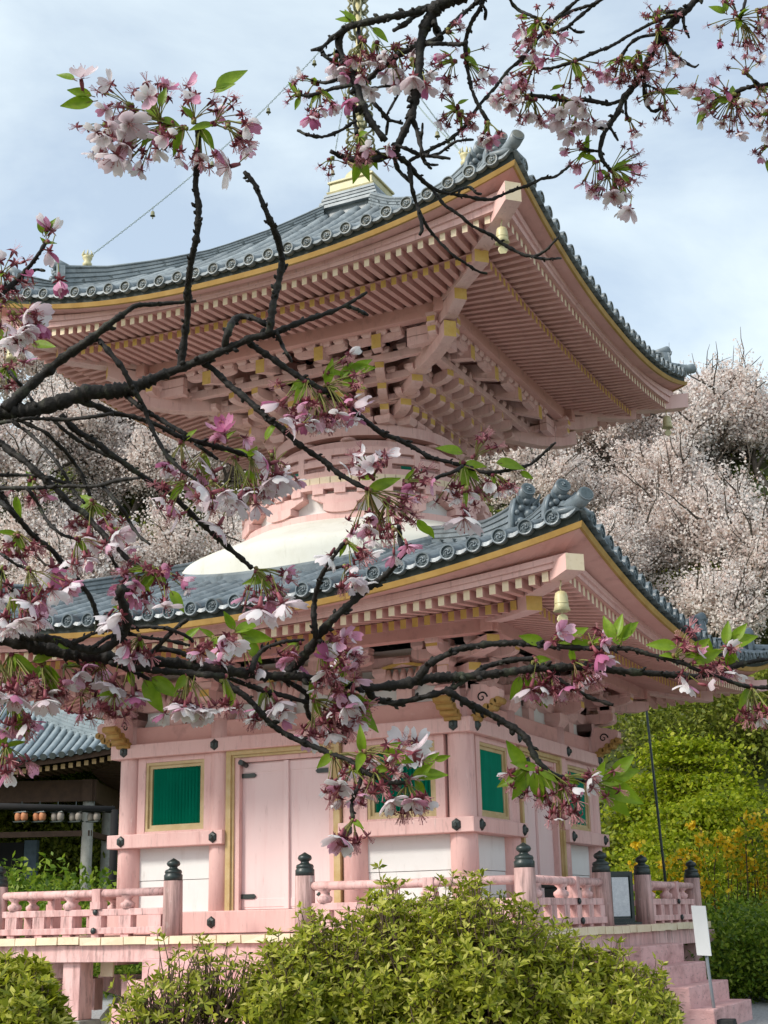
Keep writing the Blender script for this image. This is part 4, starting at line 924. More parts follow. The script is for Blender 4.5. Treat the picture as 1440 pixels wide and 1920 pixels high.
# yellow kerria: arching strands strung with blossom
def kerria(px, dep, s, lab, seed, n=20):
    rg = np.random.default_rng(seed); lat = latof(px, dep); t = thing('kerria_shrub', lab, 'shrub', tuple(vw(lat, dep, GZ)), 'yellow kerria shrubs'); mb = MB(); C = []; Lf = []
    for i in range(n):
        x = rg.uniform(-1.3, 1.3); h = rg.uniform(1.5, 3.0); y = rg.normal()*.35; pts = []
        for q in np.linspace(0, 1, 8): pts.append(np.array([x+.5*q*rg.normal()*.15+.35*q*(1 if x > 0 else -1), y-.5*q, h*math.sin(min(1.0, q*1.25)*1.75)]))
        mb.tube(pts, [.012]*8, 5)
        for q in np.linspace(.35, 1, 26):
            j = q*7; a = int(min(6, j)); p = pts[a]*(1-(j-a))+pts[a+1]*(j-a)
            [C.append(p+rg.normal(size=3)*.05+np.array([.05, -.12, 0])) for _ in range(3 if rg.random() < .6 else 0)]; Lf.append(p+rg.normal(size=3)*.13)
    link('stems', mb.mesh('stems', M['twig']), t); link('blossom', quadmesh('blossom', rand_quads(np.array(C), .082, rg, k=5), M['kerria']), t); Lf = np.concatenate([np.array(Lf)+rg.normal(size=(len(Lf), 3))*.12 for _ in range(3)]); link('foliage', quadmesh('foliage', rand_quads(Lf, .10, rg, elong=2), M['maple']), t); t.scale = (s, s, s)
for i, (px, dep, s, lab) in enumerate([(1215, 30, .95, 'kerria shrub with a few yellow flowers beside the railing posts'), (1290, 31, 1.1, 'kerria with drooping strands of yellow flowers, left of two'), (1345, 30, 1.15, 'yellow flowering kerria between its two neighbours, over dark shrubs'), (1410, 30.5, 1.15, 'kerria in yellow bloom nearest the right edge')]): kerria(px, dep, s, lab, 200+i, (5, 13, 17, 14)[i])

# ---- the azalea bushes in front
def azalea(name, label, blobs, nwh, leafL, seed, stems, loc):
    # blobs: (px, py, rx_px, ry_px, depth, rdepth m). whorls of narrow leaves on the outer shell, thinner inside
    rg = np.random.default_rng(seed); V = []; mbs = MB(); loc = np.array(loc); t = thing(name, label, 'bush', tuple(loc))
    tot = sum(b[2]*b[3] for b in blobs)
    for (px, py, rx, ry, dep, rd) in blobs:
        c = at(px, py, dep); k = dep/FPX; m = int(nwh*rx*ry/tot)
        for _ in range(m):
            d = unit(rg.normal(size=3)); 
            if d[2] < -.35: d[2] *= -.6
            lump = 1+.10*math.sin(d[0]*9+px)+.10*math.sin(d[1]*11+d[2]*7)
            r = (rg.random()**.22)*lump*(1+(.10*rg.random() if rg.random() < .15 else 0)); o = CR*d[0]*rx*k+CF*d[1]*rd+np.array([0, 0, 1])*d[2]*ry*k
            p = c+o*r; ax = unit(unit(o)+np.array([0, 0, .5])+rg.normal(size=3)*.35); a = unit(np.cross(ax, [.3, .5, .2])); b = np.cross(ax, a); n = rg.integers(4, 8); q0 = rg.random()*6.28
            for i in range(n):
                q = q0+i*6.283/n+rg.normal()*.2; ld = unit((a*math.cos(q)+b*math.sin(q))*1.0+ax*rg.uniform(.25, 1.0)); s = np.cross(ld, ax); s = unit(s+rg.normal(size=3)*.25); L = leafL*rg.uniform(.6, 1.15); w_ = L*.17
                V.append([p, p+ld*L*.5+s*w_, p+ld*L-ax*L*.12, p+ld*L*.5-s*w_])
            if rg.random() < stems:
                e = c+o*r*rg.uniform(.25, .6)-np.array([0, 0, .1]); mbs.tube([e, (e+p)/2+rg.normal(size=3)*.02, p], [.0035, .0026, .0014], 4)
        for _ in range(6):
            p = c+np.array([rg.normal()*rx*k*.3, rg.normal()*rd*.3, 0]); mbs.tube([np.array([p[0], p[1], GZ-.05]), p-np.array([0, 0, .25]), p+rg.normal(size=3)*.06-np.array([0, 0, .05])], [.014, .010, .004], 6)
    link('foliage', quadmesh('foliage', np.array(V)-loc, M['azalea']), t); mbs.v = [tuple(np.array(v)-loc) for v in mbs.v]; link('stems', mbs.mesh('stems', M['twig']), t)
azalea('azalea_bush', 'large yellow-green azalea bush before the pagoda, hiding the middle of the deck',
       [(640, 1900, 150, 175, 4.6, .30), (790, 1880, 190, 205, 4.7, .36), (900, 1870, 150, 195, 4.6, .34), (545, 1910, 105, 140, 4.5, .26), (990, 1890, 140, 150, 4.7, .3), (1090, 1910, 130, 135, 4.6, .3), (1190, 1930, 90, 118, 4.5, .26), (800, 2060, 340, 200, 4.5, .5), (1060, 2040, 210, 150, 4.5, .4)], 21000, .035, 5, .5, at(800, 2500, 4.6)*np.array([1, 1, 0])+np.array([0, 0, GZ]))
azalea('azalea_bush', 'sparse thin-twigged azalea at the left end of the big bush, before the stairs',
       [(330, 1905, 110, 135, 4.4, .22), (400, 1860, 90, 100, 4.5, .2), (280, 1930, 80, 105, 4.4, .2)], 300, .036, 9, 1.0, at(330, 2500, 4.4)*np.array([1, 1, 0])+np.array([0, 0, GZ]))
azalea('azalea_bush', 'green azalea bush in the lower left corner, left of the square deck post',
       [(10, 1915, 85, 100, 4.0, .25), (-60, 1920, 90, 115, 4.1, .25), (55, 1965, 62, 110, 3.9, .2)], 3400, .042, 13, .6, at(20, 2600, 4.0)*np.array([1, 1, 0])+np.array([0, 0, GZ]))

# ---- hall on the left with its own tiled roof
hc = vw(latof(248, 40), 40); hall = thing('temple_hall', 'low temple hall with grey-blue tiled hip roof and dark open interior at the left', 'hall', (0, 0, 0))
EH = 6.0
hall.location = tuple(hc+RH*(-EH)+FH*EH+np.array([0, 0, 0])); hall.rotation_euler[2] = YAW
M['halltile'] = mat('pale blue kawara tile', (.17, .21, .23), (.30, .35, .37), .4, 2.5, spec=.45, dirt=[((.14, .17, .19), .6, 5, (1, 1, 1), .55, .8)])
M['hallwood'] = mat('brown stained timber', (.055, .03, .02), (.10, .055, .035), .7, 4)
zh = lambda d, u: 5.98+(EH+.1-d)*.40+.022*(EH+.1-d)**2+.55*(min(abs(u), EH)/EH)**2.4*max(0, d/EH)
mb = MB(); n = 46; sp_ = 2*EH/n
for i in range(n+1):
    u = -EH+i*sp_; d1 = max(.3, abs(u)-.02)
    if EH+.1-d1 < .1: continue
    ds = np.linspace(EH+.1, d1, max(3, int((EH-d1)/.3))); vs = []
    for j, d in enumerate(ds):
        for jj in ((0, .94), (1, 1.06)):
            for q in range(6): a = math.pi*q/5; rr = .085*jj[1]; vs.append(F(u-rr*math.cos(a), d+(.0 if jj[0] else .01), zh(d, u)+rr*math.sin(a)))
    k = 6; R_ = len(vs)//6; mb.add(vs, [(j*k+q, j*k+q+1, (j+1)*k+q+1, (j+1)*k+q) for j in range(R_-1) for q in range(5)], 0, True)
    mb.tube([F(u, EH+.06, zh(EH+.1, u)), F(u, EH+.125, zh(EH+.1, u))], [.095, .095], 12, 1, mcap=1)
    if i < n:
        ub = u+sp_; d1 = max(.3, min(abs(u), abs(ub))-.02); ds = np.linspace(EH+.08, d1, 8); vs = []
        for d in ds:
            for (uu, dz) in ((u, 0), (u+sp_*.3, -.04), (ub-sp_*.3, -.04), (ub, 0)): vs.append(F(uu, d, zh(d, uu)+dz))
        mb.add(vs, [(j*4+q, j*4+q+1, (j+1)*4+q+1, (j+1)*4+q) for j in range(7) for q in range(3)], 0, True)
me = mb.mesh('roof_slope', [M['halltile'], M['tiledark']])
for k in range(4): link('roof_slope', me, hall, k*math.pi/2)
mb = MB(); vs = []; ts = np.linspace(.3, EH-.9, 14)
def hslab(mb, ts, hw, f0, f1, ht):
    vs = []
    for t in ts:
        z = zh(t, t)-.1
        for (a, b) in ((-hw, f0), (hw, f0), (hw, f1), (-hw, f1)): vs.append((t+a*.707, -t+a*.707, z+b*ht))
    mb.add(vs, [(j*4+q, j*4+(q+1) % 4, j*4+4+(q+1) % 4, j*4+4+q) for j in range(len(ts)-1) for q in range(4)]+[(0, 1, 2, 3), (len(ts)*4-4, len(ts)*4-1, len(ts)*4-2, len(ts)*4-3)])
for i in range(6): hslab(mb, ts, .17-.012*i, i/6, (i+.6)/6, .62); hslab(mb, ts, .14-.012*i, (i+.6)/6, (i+1)/6, .62)
hslab(mb, np.linspace(EH-1.0, EH-.05, 5), .14, 0, 1, .34)
t = EH-.88
for q in ((-.2, .2),): mb.prism([(-.24, 0), (.24, 0), (.2, .55), (.08, .78), (-.08, .78), (-.2, .55)], lambda a, b, o: (t+o+a*.707, -t-o+a*.707, zh(t, t)-.1+b), 0, .1)
mb.tube([(t-.1, -t+.1, zh(t, t)+.55), (t+.28, -t-.28, zh(t, t)+.92)], [.1, .12], 12)
me = mb.mesh('hip_ridge', M['halltile'])
for k in range(4): link('hip_ridge', me, hall, k*math.pi/2)
mb = MB(); nu = 31; vs = []
for b in range(nu):
    s = -1+2*b/(nu-1); l = .55*abs(s)**2.4
    for (d, z) in ((EH-.02, 5.78), (EH-.0, 5.93), (EH-1.9, 6.2), (EH-1.9, 6.0)): vs.append(F(s*d, d, z+l*(1 if d > EH-1 else .3)))
mb.add(vs, [(b*4+q, b*4+(q+1) % 4, b*4+4+(q+1) % 4, b*4+4+q) for b in range(nu-1) for q in range(4)]); me = mb.mesh('eave_boarding', M['hallwood'])
for k in range(4): link('eave_boarding', me, hall, k*math.pi/2)
mb = MB(); n = 52
for i in range(n):
    u = (i-(n-1)/2)*.222; l = .55*(abs(u)/EH)**2.4; fbox(mb, u-.06, u+.06, max(EH-1.6, abs(u)), EH-.22, 5.62+l, 5.76+l, 0, [0, 0, 1, 0, 0, 0])
me = mb.mesh('rafter_row', [M['hallwood'], mat('tan rafter ends', (.42, .27, .12), (.5, .34, .17), .6)])
for k in range(4): o = link('rafter_row', me, hall, k*math.pi/2)
mb = MB(); fbox(mb, -4.6, 4.6, 4.2, 4.5, 5.0, 5.62); fbox(mb, -4.5, 4.5, 4.3, 4.45, 4.0, 4.16); me = mb.mesh('lintel', M['hallwood'])
for k in range(4): link('lintel', me, hall, k*math.pi/2)
for k in range(4):
    for u in (-4.35, -1.5, 1.5):
        c, s = math.cos(k*math.pi/2), math.sin(k*math.pi/2); mb = MB(); x, y = u*c+4.35*s, u*s-4.35*c; mb.tube([(x, y, GZ), (x, y, 5.1)], [.17, .16], 14); link('column', mb.mesh('column', M['stone']), hall)
mb = MB(); fbox(mb, -1.4, 2.35, 3.6, 3.75, GZ, 3.9, 0); link('interior_shade_slab', mb.mesh('interior_shade_slab', M['dark']), hall); mb = MB(); fbox(mb, 2.38, 2.75, 3.5, 3.8, GZ, 3.95); link('door_post', mb.mesh('door_post', mat('blue grey timber', (.05, .07, .09), (.09, .12, .15), .7, 5)), hall)  # near-black slab paints the shade of the unlit hall interior
mb = MB(); fbox(mb, -4.4, 4.4, -4.4, 4.4, GZ, .55); link('hall_base', mb.mesh('hall_base', M['stone']), hall)
# small lanterns hanging in a row under the hall's beam
M['lant'] = mat('lantern paper', (.22, .19, .16), (.34, .29, .25), .7, 8); M['lanto'] = mat('orange lantern paper', (.45, .16, .07), (.52, .24, .12), .7, 8)  # albedo lowered so the shade under the hall is in the paper colour
for i, (px, om) in enumerate(((40, 1), (74, 1), (108, 0), (142, 0), (176, 0))):
    p = at(px, 1531, 37.5); ls = .8; t = thing('hanging_lantern', ['leftmost orange lantern under the beam of the hall', 'second orange lantern from the left under the hall beam', 'dim grey lantern in the middle of the row of five', 'pale lantern fourth from the left under the hall beam', 'pale lantern at the right end of the row under the hall beam'][i], 'lantern', tuple(p), 'lanterns in a row under the hall'); t.scale = (ls, ls, ls)
    for q in (-.13, .13):
        mb = MB(); mb.lathe([(0, -.15), (.08, -.15), (.115, -.08), (.12, .05), (.09, .13), (0, .13)], 14, (q, 0)); link('shade', mb.mesh('shade', M['lanto' if om else 'lant']), t)
    mb = MB(); mb.taper(0, 0, .13, .17, .28, .1, .24, .08); mb.taper(0, 0, -.19, -.15, .24, .1, .28, .1); mb.tube([(0, 0, -.17), (0, 0, .5)], .012, 5); link('lantern_frame', mb.mesh('lantern_frame', M['black']), t)
p0, p1 = at(0, 1512, 37.6), at(215, 1518, 37.4); mb = MB(); D = unit(p1-p0); 
mb.tube([p0-D*2, p1], .09, 8); bm_ = thing('lantern_beam', 'dark timber beam on posts that carries the row of lanterns', 'beam', (0, 0, 0)); link('beam', mb.mesh('beam', M['dark']), bm_)
for pp in (p0-D*1.5, p1): mb = MB(); mb.tube([(pp[0], pp[1], GZ), tuple(pp)], .10, 8); link('post', mb.mesh('post', M['dark']), bm_)
# grey trunk between hall and pagoda
rg = np.random.default_rng(9); mb = MB(); b_ = vw(latof(168, 47), 47, GZ+1.0); mb.tube([(0, 0, -.2), (.02, 0, 1.2), (-.05, .03, 3.0), (.05, 0, 4.4), (.2, .1, 6.0)], [.25, .22, .20, .18, .1], 14); tr_ = thing('broadleaf_tree', 'grey-trunked tree between the hall and the left corner column', 'tree', tuple(b_)); link('trunk', mb.mesh('trunk', M['stone']), tr_)
link('crown', quadmesh('crown', crown_blobs(rg, [(.1, 0, 5.4, 1.2, 1.2, .6), (-.6, .3, 5.0, .8, .8, .5), (.7, .2, 5.1, .8, .8, .5)], 3500, .13, elong=1.8), M['shrubdark']), tr_)
# thin dark pole
q = vw(latof(1222, 26), 26, GZ); mb = MB(); e = at(1211, 1322, 26.0); mb.tube([tuple(q), tuple((q+e)/2), tuple(e)], [.03, .026, .022], 8); pt = thing('thin_pole', 'thin dark metal pole rising among the maples to the lower eave', 'pole', tuple(q)); mb.v = [tuple(np.array(v)-q) for v in mb.v]; link('shaft', mb.mesh('shaft', M['black']), pt)
mb = MB(); mb.tube([(0, 0, 0), (0, 0, .25)], [.07, .05], 8); link('socket', mb.mesh('socket', M['black']), pt)
# beige retaining wall with road edge up on the slope
M['conc'] = mat('beige concrete', (.42, .38, .27), (.56, .51, .38), .85, 1.5, (1, 1, .4), .3, 12, dirt=[((.24, .22, .15), .6, 1.2, (1, 1, .3), .5, .8)])
w0, w1 = at(1165, 1085, 59), at(1500, 1060, 59); wb = thing('retaining_wall', 'beige concrete wall with a ledge, half hidden by cherry branches on the slope', 'wall', tuple(w0)); D = unit((w1-w0)*np.array([1, 1, 0])); S = np.array([-D[1], D[0], 0]); Lw = np.linalg.norm((w1-w0)[:2])
def wbox(name, a0, a1, s0, s1, z0, z1, m):
    mb = MB(); mb.hexa([tuple(D*a+S*b+np.array([0, 0, z])) for z in (z0, z1) for (a, b) in ((a0, s0), (a1, s0), (a1, s1), (a0, s1))]); link(name, mb.mesh(name, m), wb, bev=.03)
wbox('lower_wall', -.2, Lw, 0, .5, -1.2, .45, M['conc']); wbox('ledge', -.2, Lw, -.35, .5, .46, .62, M['conc']); wbox('upper_wall', .6, Lw, .3, .8, .63, 2.3, M['conc']); wbox('coping', .5, Lw, .2, .9, 2.31, 2.45, M['conc']); wbox('guard_rail', 2.2, 4.6, -.30, -.26, .66, .86, mat('pale blue guard rail', (.5, .6, .68), (.62, .7, .76), .5, 4))
# ---- small things by the deck
pn = at(1330, 1905, 17.2); sg = thing('sign', 'blank white narrow signboard on a grey post in a black block by the steps', 'sign', (pn[0], pn[1], GZ)); sg.rotation_euler[2] = YAW-.35
zt = at(1320, 1697, 17.2)[2]; zb = at(1320, 1792, 17.2)[2]
M['signw'] = mat('white sign board', (.78, .78, .76), (.84, .84, .82), .5, 4)
mb = MB(); mb.hexa([(-.09+.02*0, -.02, zb-GZ), (.09, -.02, zb-GZ-.01), (.09, .012, zb-GZ-.01), (-.09, .012, zb-GZ), (-.115, -.02, zt-GZ), (.065, -.02, zt-GZ-.01), (.065, .012, zt-GZ-.01), (-.115, .012, zt-GZ)]); link('panel', mb.mesh('panel', M['signw']), sg, bev=.004)
mb = MB(); mb.tube([(.07, .04, .08), (.03, .035, .7), (.0, .03, zt-GZ-.1)], .021, 10); link('post', mb.mesh('post', mat('grey steel', (.22, .25, .27), (.3, .33, .35), .45, 9, spec=.5)), sg)
mb = MB(); mb.taper(.06, .03, -.06, .13, .27, .16, .24, .14); link('base', mb.mesh('base', mat('black rubber', (.015, .015, .015), (.03, .03, .03), .7, 9)), sg, bev=.012)
nb_ = thing('notice_board', 'black framed notice board with a white sheet, standing in the railing gap on the deck', 'notice board', (3.55, .62, ZD)); nb_.rotation_euler[2] = R(52)
mb = MB()
for (x0, x1, z0, z1) in ((-.22, -.17, .0, .72), (.17, .22, .0, .72), (-.169, .169, .66, .72), (-.169, .169, .03, .08)): mb.box(x0, x1, -.03, .03, z0, z1)
mb.box(-.169, .169, -.01, .025, .081, .659); mb.box(-.25, .25, -.14, .14, -.005, .03); link('frame', mb.mesh('frame', M['black']), nb_)
mb = MB(); mb.hexa([(-.13, -.018, .11), (.15, -.018, .11), (.15, -.011, .11), (-.13, -.011, .11), (-.13, -.018, .64), (.15, -.018, .64), (.15, -.011, .64), (-.13, -.011, .64)]); link('sheet', mb.mesh('sheet', mat('faded paper', (.55, .58, .60), (.74, .76, .77), .7, 18, dirt=[((.40, .44, .48), .6, 40, (1, 1, 3), .5, .7)])), nb_)
ob = thing('offering_box', 'low black box standing on the deck behind the right railing', 'box', (3.1, -.35, ZD)); mb = MB(); mb.box(-.2, .2, -.33, .33, 0, .5); link('body', mb.mesh('body', M['black']), ob, bev=.01); mb = MB(); mb.box(-.23, .23, -.36, .36, .5, .55); link('lid', mb.mesh('lid', M['black']), ob, bev=.01)
pb = at(1110, 1795, 17.6); px_ = thing('pink_box', 'small bright pink box beneath the edge of the deck', 'box', (pb[0], pb[1], pb[2]-.14)); px_.rotation_euler[2] = .2; mb = MB(); mb.box(-.12, .12, -.13, .13, 0, .26); link('body', mb.mesh('body', mat('magenta pink paint', (.72, .26, .40), (.78, .34, .48), .6, 5)), px_, bev=.008); mb = MB(); mb.box(-.13, .13, -.14, .14, .262, .285); link('lid', mb.mesh('lid', mat('pale pink lid', (.78, .42, .50), (.82, .5, .56), .6, 5)), px_, bev=.006)
mb = MB(); mb.box(-.1, .1, -.1, .1, -.95, -.003); link('pedestal', mb.mesh('pedestal', M['stone']), px_)

# ================================================================== FOREGROUND CHERRY BOUGHS
M['bark'] = mat('blackish cherry bark', (.008, .0065, .0055), (.024, .020, .017), .68, 55, (1, 1, 1), 1.0, 260, spec=.3, dirt=[((.075, .085, .05), .7, 38, (1, 1, 1), .55, .72), ((.15, .14, .12), .5, 60, (1, 1, 1), .62, .75)], bdist=.0015)  # near-black base with greenish and pale grey flecks
M['trunkbark'] = mat('ringed cherry trunk bark', (.05, .038, .032), (.13, .105, .09), .8, 7, (1, 1, 3.5), 1.0, 34, spec=.25, dirt=[((.20, .19, .16), .7, 5, (1, 1, 4), .56, .74), ((.02, .016, .014), .8, 9, (1, 1, 4), .55, .72)], bdist=.012)
M['petal'] = mat('pale cherry petal', (1, 1, 1), rough=.55, spec=.25, trans=.42, island=[(0, (.80, .66, .71)), (.25, (.88, .81, .84)), (.7, (.90, .87, .88)), (1, (.88, .76, .81))])
M['petalpink'] = mat('pink cherry petal', (1, 1, 1), rough=.55, spec=.25, trans=.4, island=[(0, (.55, .16, .32)), (.45, (.74, .36, .52)), (1, (.84, .57, .69))])
M['calyx'] = mat('dark red calyx', (1, 1, 1), rough=.5, spec=.3, trans=.15, island=[(0, (.10, .018, .028)), (.5, (.22, .045, .065)), (1, (.36, .11, .13))])
M['stamen'] = mat('pink stamens', (1, 1, 1), rough=.6, trans=.2, island=[(0, (.34, .09, .13)), (1, (.62, .34, .33))])
M['stalk'] = mat('flower stalk', (1, 1, 1), rough=.5, spec=.3, trans=.1, island=[(0, (.15, .13, .035)), (.5, (.25, .27, .06)), (1, (.24, .14, .07))])
M['leaf'] = mat('young cherry leaf', (.15, .27, .010), (.30, .43, .03), .4, 60, spec=.4, trans=.5, dirt=[((.26, .17, .05), .5, 45, (1, 1, 1), .60, .75)])
CAMT = np.stack([CR, CU, CF])                          # rows: right, up, away
def cv(x, y, z): return CR*x+CU*y+CF*z                 # a direction given as right / up / away
CALYXMAT = [M['petal'], M['petalpink'], M['calyx'], M['stamen'], M['stalk'], M['leaf']]
def unit(v): return v/(np.linalg.norm(v)+1e-12)
def leaf_geo(mb, p, d, nrm, L, W, m=5, curl=.25):
    # a pointed oval blade with a midrib fold, side ripples and a drooping tip
    d = unit(d); s = unit(np.cross(d, nrm)); n = np.cross(s, d); k = 9
    vs = []
    for i in range(k+1):
        t = i/k; wv = W*math.sin(math.pi*min(1, t**.8*1.0))**.85*(1-.25*t) if 0 < t < 1 else 0.0006
        c = p+d*L*t-n*curl*L*t*t; rip = .018*L*(1 if i % 2 else -1)
        for e in (-1, -.5, 0, .5, 1): vs.append(c+s*wv*e+n*(abs(e)*wv*.35+(rip if abs(e) == .5 else 0)))
    fs = [(i*5+j, i*5+j+1, i*5+6+j, i*5+5+j) for i in range(k) for j in range(4)]
    mb.add(vs, fs, m, True)
def petal_geo(mb, p, d, up, L, W, m, cup=.3):
    d = unit(d); s = unit(np.cross(d, up)); n = np.cross(s, d); vs = []
    rowsP = ((0, .12), (.2, .5), (.45, .86), (.7, 1.0), (.9, .82), (1.0, .5))
    for (t, wv) in rowsP:
        c = p+d*L*t+n*L*cup*t*t
        for e in (-1, -.4, .4, 1):
            notch = -.07*L if (t == 1 and abs(e) < .6) else 0
            vs.append(c+s*W*.5*wv*e+n*(abs(e)**2)*W*.16+d*notch)
    fs = [(i*4+j, i*4+j+1, i*4+5+j, i*4+4+j) for i in range(5) for j in range(3)]
    mb.add(vs, fs, m, True)
def flower(mb, p, d, kind, sz, pink, rnd):
    # kind 0: spent (red star and stamens), 1: open flower, 2: one to three petals left, 3: closed bell
    d = unit(d); a = unit(np.cross(d, [.3, .2, .9])); b = np.cross(d, a)
    mb.tube([p-d*sz*.30, p-d*sz*.12, p], [sz*.04, sz*.062, sz*.05], 6, 2)
    refl = -.35 if kind == 0 else .1
    for i in range(5):
        q = 2*math.pi*i/5+rnd.random()*.3; o = math.cos(q)*a+math.sin(q)*b; s = unit(np.cross(d, o)); L = sz*.30
        tip = p+o*L*.9+d*L*refl
        mb.add([p+s*sz*.055+o*sz*.04, p-s*sz*.055+o*sz*.04, p+o*L*.55-s*sz*.05+d*L*.1*refl, tip, p+o*L*.55+s*sz*.05+d*L*.1*refl], [(0, 1, 2, 3, 4)], 2)
    ns = 12 if kind == 0 else 6
    for i in range(ns):
        q = rnd.random()*6.283; sp = rnd.uniform(.15, .75); o = unit(d+(math.cos(q)*a+math.sin(q)*b)*sp); L = sz*rnd.uniform(.24, .42)
        e = p+o*L; s = unit(np.cross(o, a+b*.3))*sz*.009
        mb.add([p+s, p-s, e-s*.8, e+s*.8], [(0, 1, 2, 3)], 3); t = s*2.2; oo = o*sz*.035
        mb.add([e-t, e+oo-t*.3, e+oo+t, e+t], [(0, 1, 2, 3)], 3)
    if kind:
        npet = 5 if kind in (1, 3) else rnd.randint(1, 3); off = rnd.random()*6.28
        cone = rnd.uniform(.1, .55) if kind == 1 else (rnd.uniform(-.1, .9) if kind == 2 else 1.8)
        for i in range(npet):
            q = off+2*math.pi*i/5+rnd.uniform(-.12, .12); o = math.cos(q)*a+math.sin(q)*b
            petal_geo(mb, p+d*sz*.02+o*sz*.03, unit(o+d*cone+cv(*[rnd.uniform(-.12, .12) for _ in range(3)])), d, sz*rnd.uniform(.5, .6), sz*rnd.uniform(.36, .46), 1 if rnd.random() < pink else 0, rnd.uniform(.05, .45))
class Cherry:
    def __init__(s, name, label, loc, depth, seed):
        s.root = thing(name, label, 'tree', tuple(loc)); s.loc = np.array(loc); s.pts = []; s.dep = depth; s.rnd = random.Random(seed); s.n = 0
    def mk(s, name, mb, mats, parent=None):
        mb.v = [(v[0]-s.loc[0], v[1]-s.loc[1], v[2]-s.loc[2]) for v in mb.v]
        o = link(name, mb.mesh(name, mats), parent or s.root); return o
    def near(s, x, y, lim=26):
        if not s.pts: return None
        A = np.array(s.pts); i = np.argmin((A[:, 0]-x)**2+(A[:, 1]-y)**2)
        return A[i, 2] if (A[i, 0]-x)**2+(A[i, 1]-y)**2 < lim*lim else None
    def branch(s, P, off=None, start=None, name='branch', nodes=True):
        r = s.rnd; P = [tuple(map(float, p)) for p in P]
        dd = [0]
        for i in range(1, len(P)): dd.append(dd[-1]+math.hypot(P[i][0]-P[i-1][0], P[i][1]-P[i-1][1]))
        T = dd[-1]; near = s.near(P[0][0], P[0][1], 40)
        base = start if start is not None else (near if near is not None else s.dep(P[0][0], P[0][1]))
        off = r.uniform(-.13, .16)*min(1, T/260) if off is None else off
        n = max(4, int(T/4.5)); path = []; rad = []
        xs = np.array(P)
        tt = np.linspace(0, T, n)
        X = np.interp(tt, dd, xs[:, 0]); Y = np.interp(tt, dd, xs[:, 1]); Wd = np.interp(tt, dd, xs[:, 2])
        for _ in range(2):                                  # round the corners of the traced line
            X[1:-1] = .25*X[:-2]+.5*X[1:-1]+.25*X[2:]; Y[1:-1] = .25*Y[:-2]+.5*Y[1:-1]+.25*Y[2:]
        ph = r.random()*6
        for i in range(n):
            t = tt[i]/T; dep = base+off*t+.012*math.sin(ph+9*t)
            wv = Wd[i]; node = 1+.10*math.sin(tt[i]/5.3+ph)+r.uniform(-.09, .09)
            if nodes and r.random() < .38: node += r.uniform(.10, .38)
            jx = r.uniform(-.5, .5)*min(1.2, 7/wv); jy = r.uniform(-.5, .5)*min(1.2, 7/wv)
            if i in (0, n-1): node = 1
            path.append(at(X[i]+jx, Y[i]+jy, dep)); rad.append(max(.4, wv/2*node)*dep/FPX)
            s.pts.append((X[i], Y[i], dep))
        mb = MB(); mb.tube(path, rad, 12 if max(rad) > .006 else 8, 0)
        for i in range(2, n-1):                             # spur buds and lenticel bumps along the twig
            if Wd[i] < 16 and r.random() < .24:
                D = unit(path[i+1 if i+1 < n else i]-path[i-1]); q = unit(np.cross(D, cv(r.uniform(-1, 1), r.uniform(-1, 1), r.uniform(-1, 1))))
                L = rad[i]*r.uniform(.6, 1.3)+.0010; c = path[i]+q*rad[i]*.6
                mb.tube([c, c+q*L*.6+D*L*.25, c+q*L*.9+D*L*.7], [rad[i]*.6, rad[i]*.5, rad[i]*.22], 6)
        s.n += 1
        return s.mk(name, mb, M['bark'])
    def cluster(s, x, y, dx, dy, L, spread, nsp, nfl, pink=.2, nleaf=0, dep=None):
        r = s.rnd; nd = s.near(x, y, 45); dep = dep or (nd if nd is not None else s.dep(x, y))
        sc_ = dep/FPX; c = at(x, y, dep); mb = MB(); main = unit(cv(dx, -dy, r.uniform(-.25, .1)))
        # bud scales and spur at the base
        for i in range(6): mb.ball(c+cv(r.uniform(-5, 5)*sc_, r.uniform(-5, 5)*sc_, r.uniform(-4, 4)*sc_), r.uniform(3, 5.5)*sc_, 2 if i % 2 else 4, 6)
        sz = s.fl
        nfl = max(1, round(nfl*.80)) if nfl else 0; nsp = round(nsp*1.35); L = L*.82
        for i in range(nsp+nfl):
            th = R(spread)*math.sqrt(r.random()); ph = r.random()*6.283
            a = unit(np.cross(main, [.31, .77, .2])); b = np.cross(main, a)
            d0 = unit(main*math.cos(th)+(a*math.cos(ph)+b*math.sin(ph))*math.sin(th))
            Ls = L*sc_*r.uniform(.62, 1.12); p1 = c+d0*Ls*.5; grav = cv(0, -1, 0)*r.uniform(.10, .40)
            d1 = unit(d0+grav); p2 = p1+d1*Ls*.5
            o = cv(r.uniform(-3, 3)*sc_, r.uniform(-3, 3)*sc_, 0)
            mb.tube([c+o, p1, p2], [1.05*sc_, .95*sc_, 1.2*sc_], 5, 4, False)
            k = 0 if i < nsp else (1 if r.random() < .45 else 2)
            if k == 0 and r.random() < .16: k = 2
            flower(mb, p2+d1*sz*.2, unit(d1+(cv(0, -.5, -.35) if k else cv(0, 0, -.1))), k, sz*r.uniform(.85, 1.1), pink, r)
        for i in range(nleaf+(r.random() < .6)):
            q = unit(main*.4+cv(r.uniform(-1, 1), r.uniform(-.8, .8), r.uniform(-.5, .3))); leaf_geo(mb, c, q, cv(r.uniform(-.4, .4), r.uniform(.2, 1), -1), L*sc_*r.uniform(.55, .9), L*sc_*.16, 5, r.uniform(.0, .4))
        return s.mk('blossom_cluster', mb, CALYXMAT)
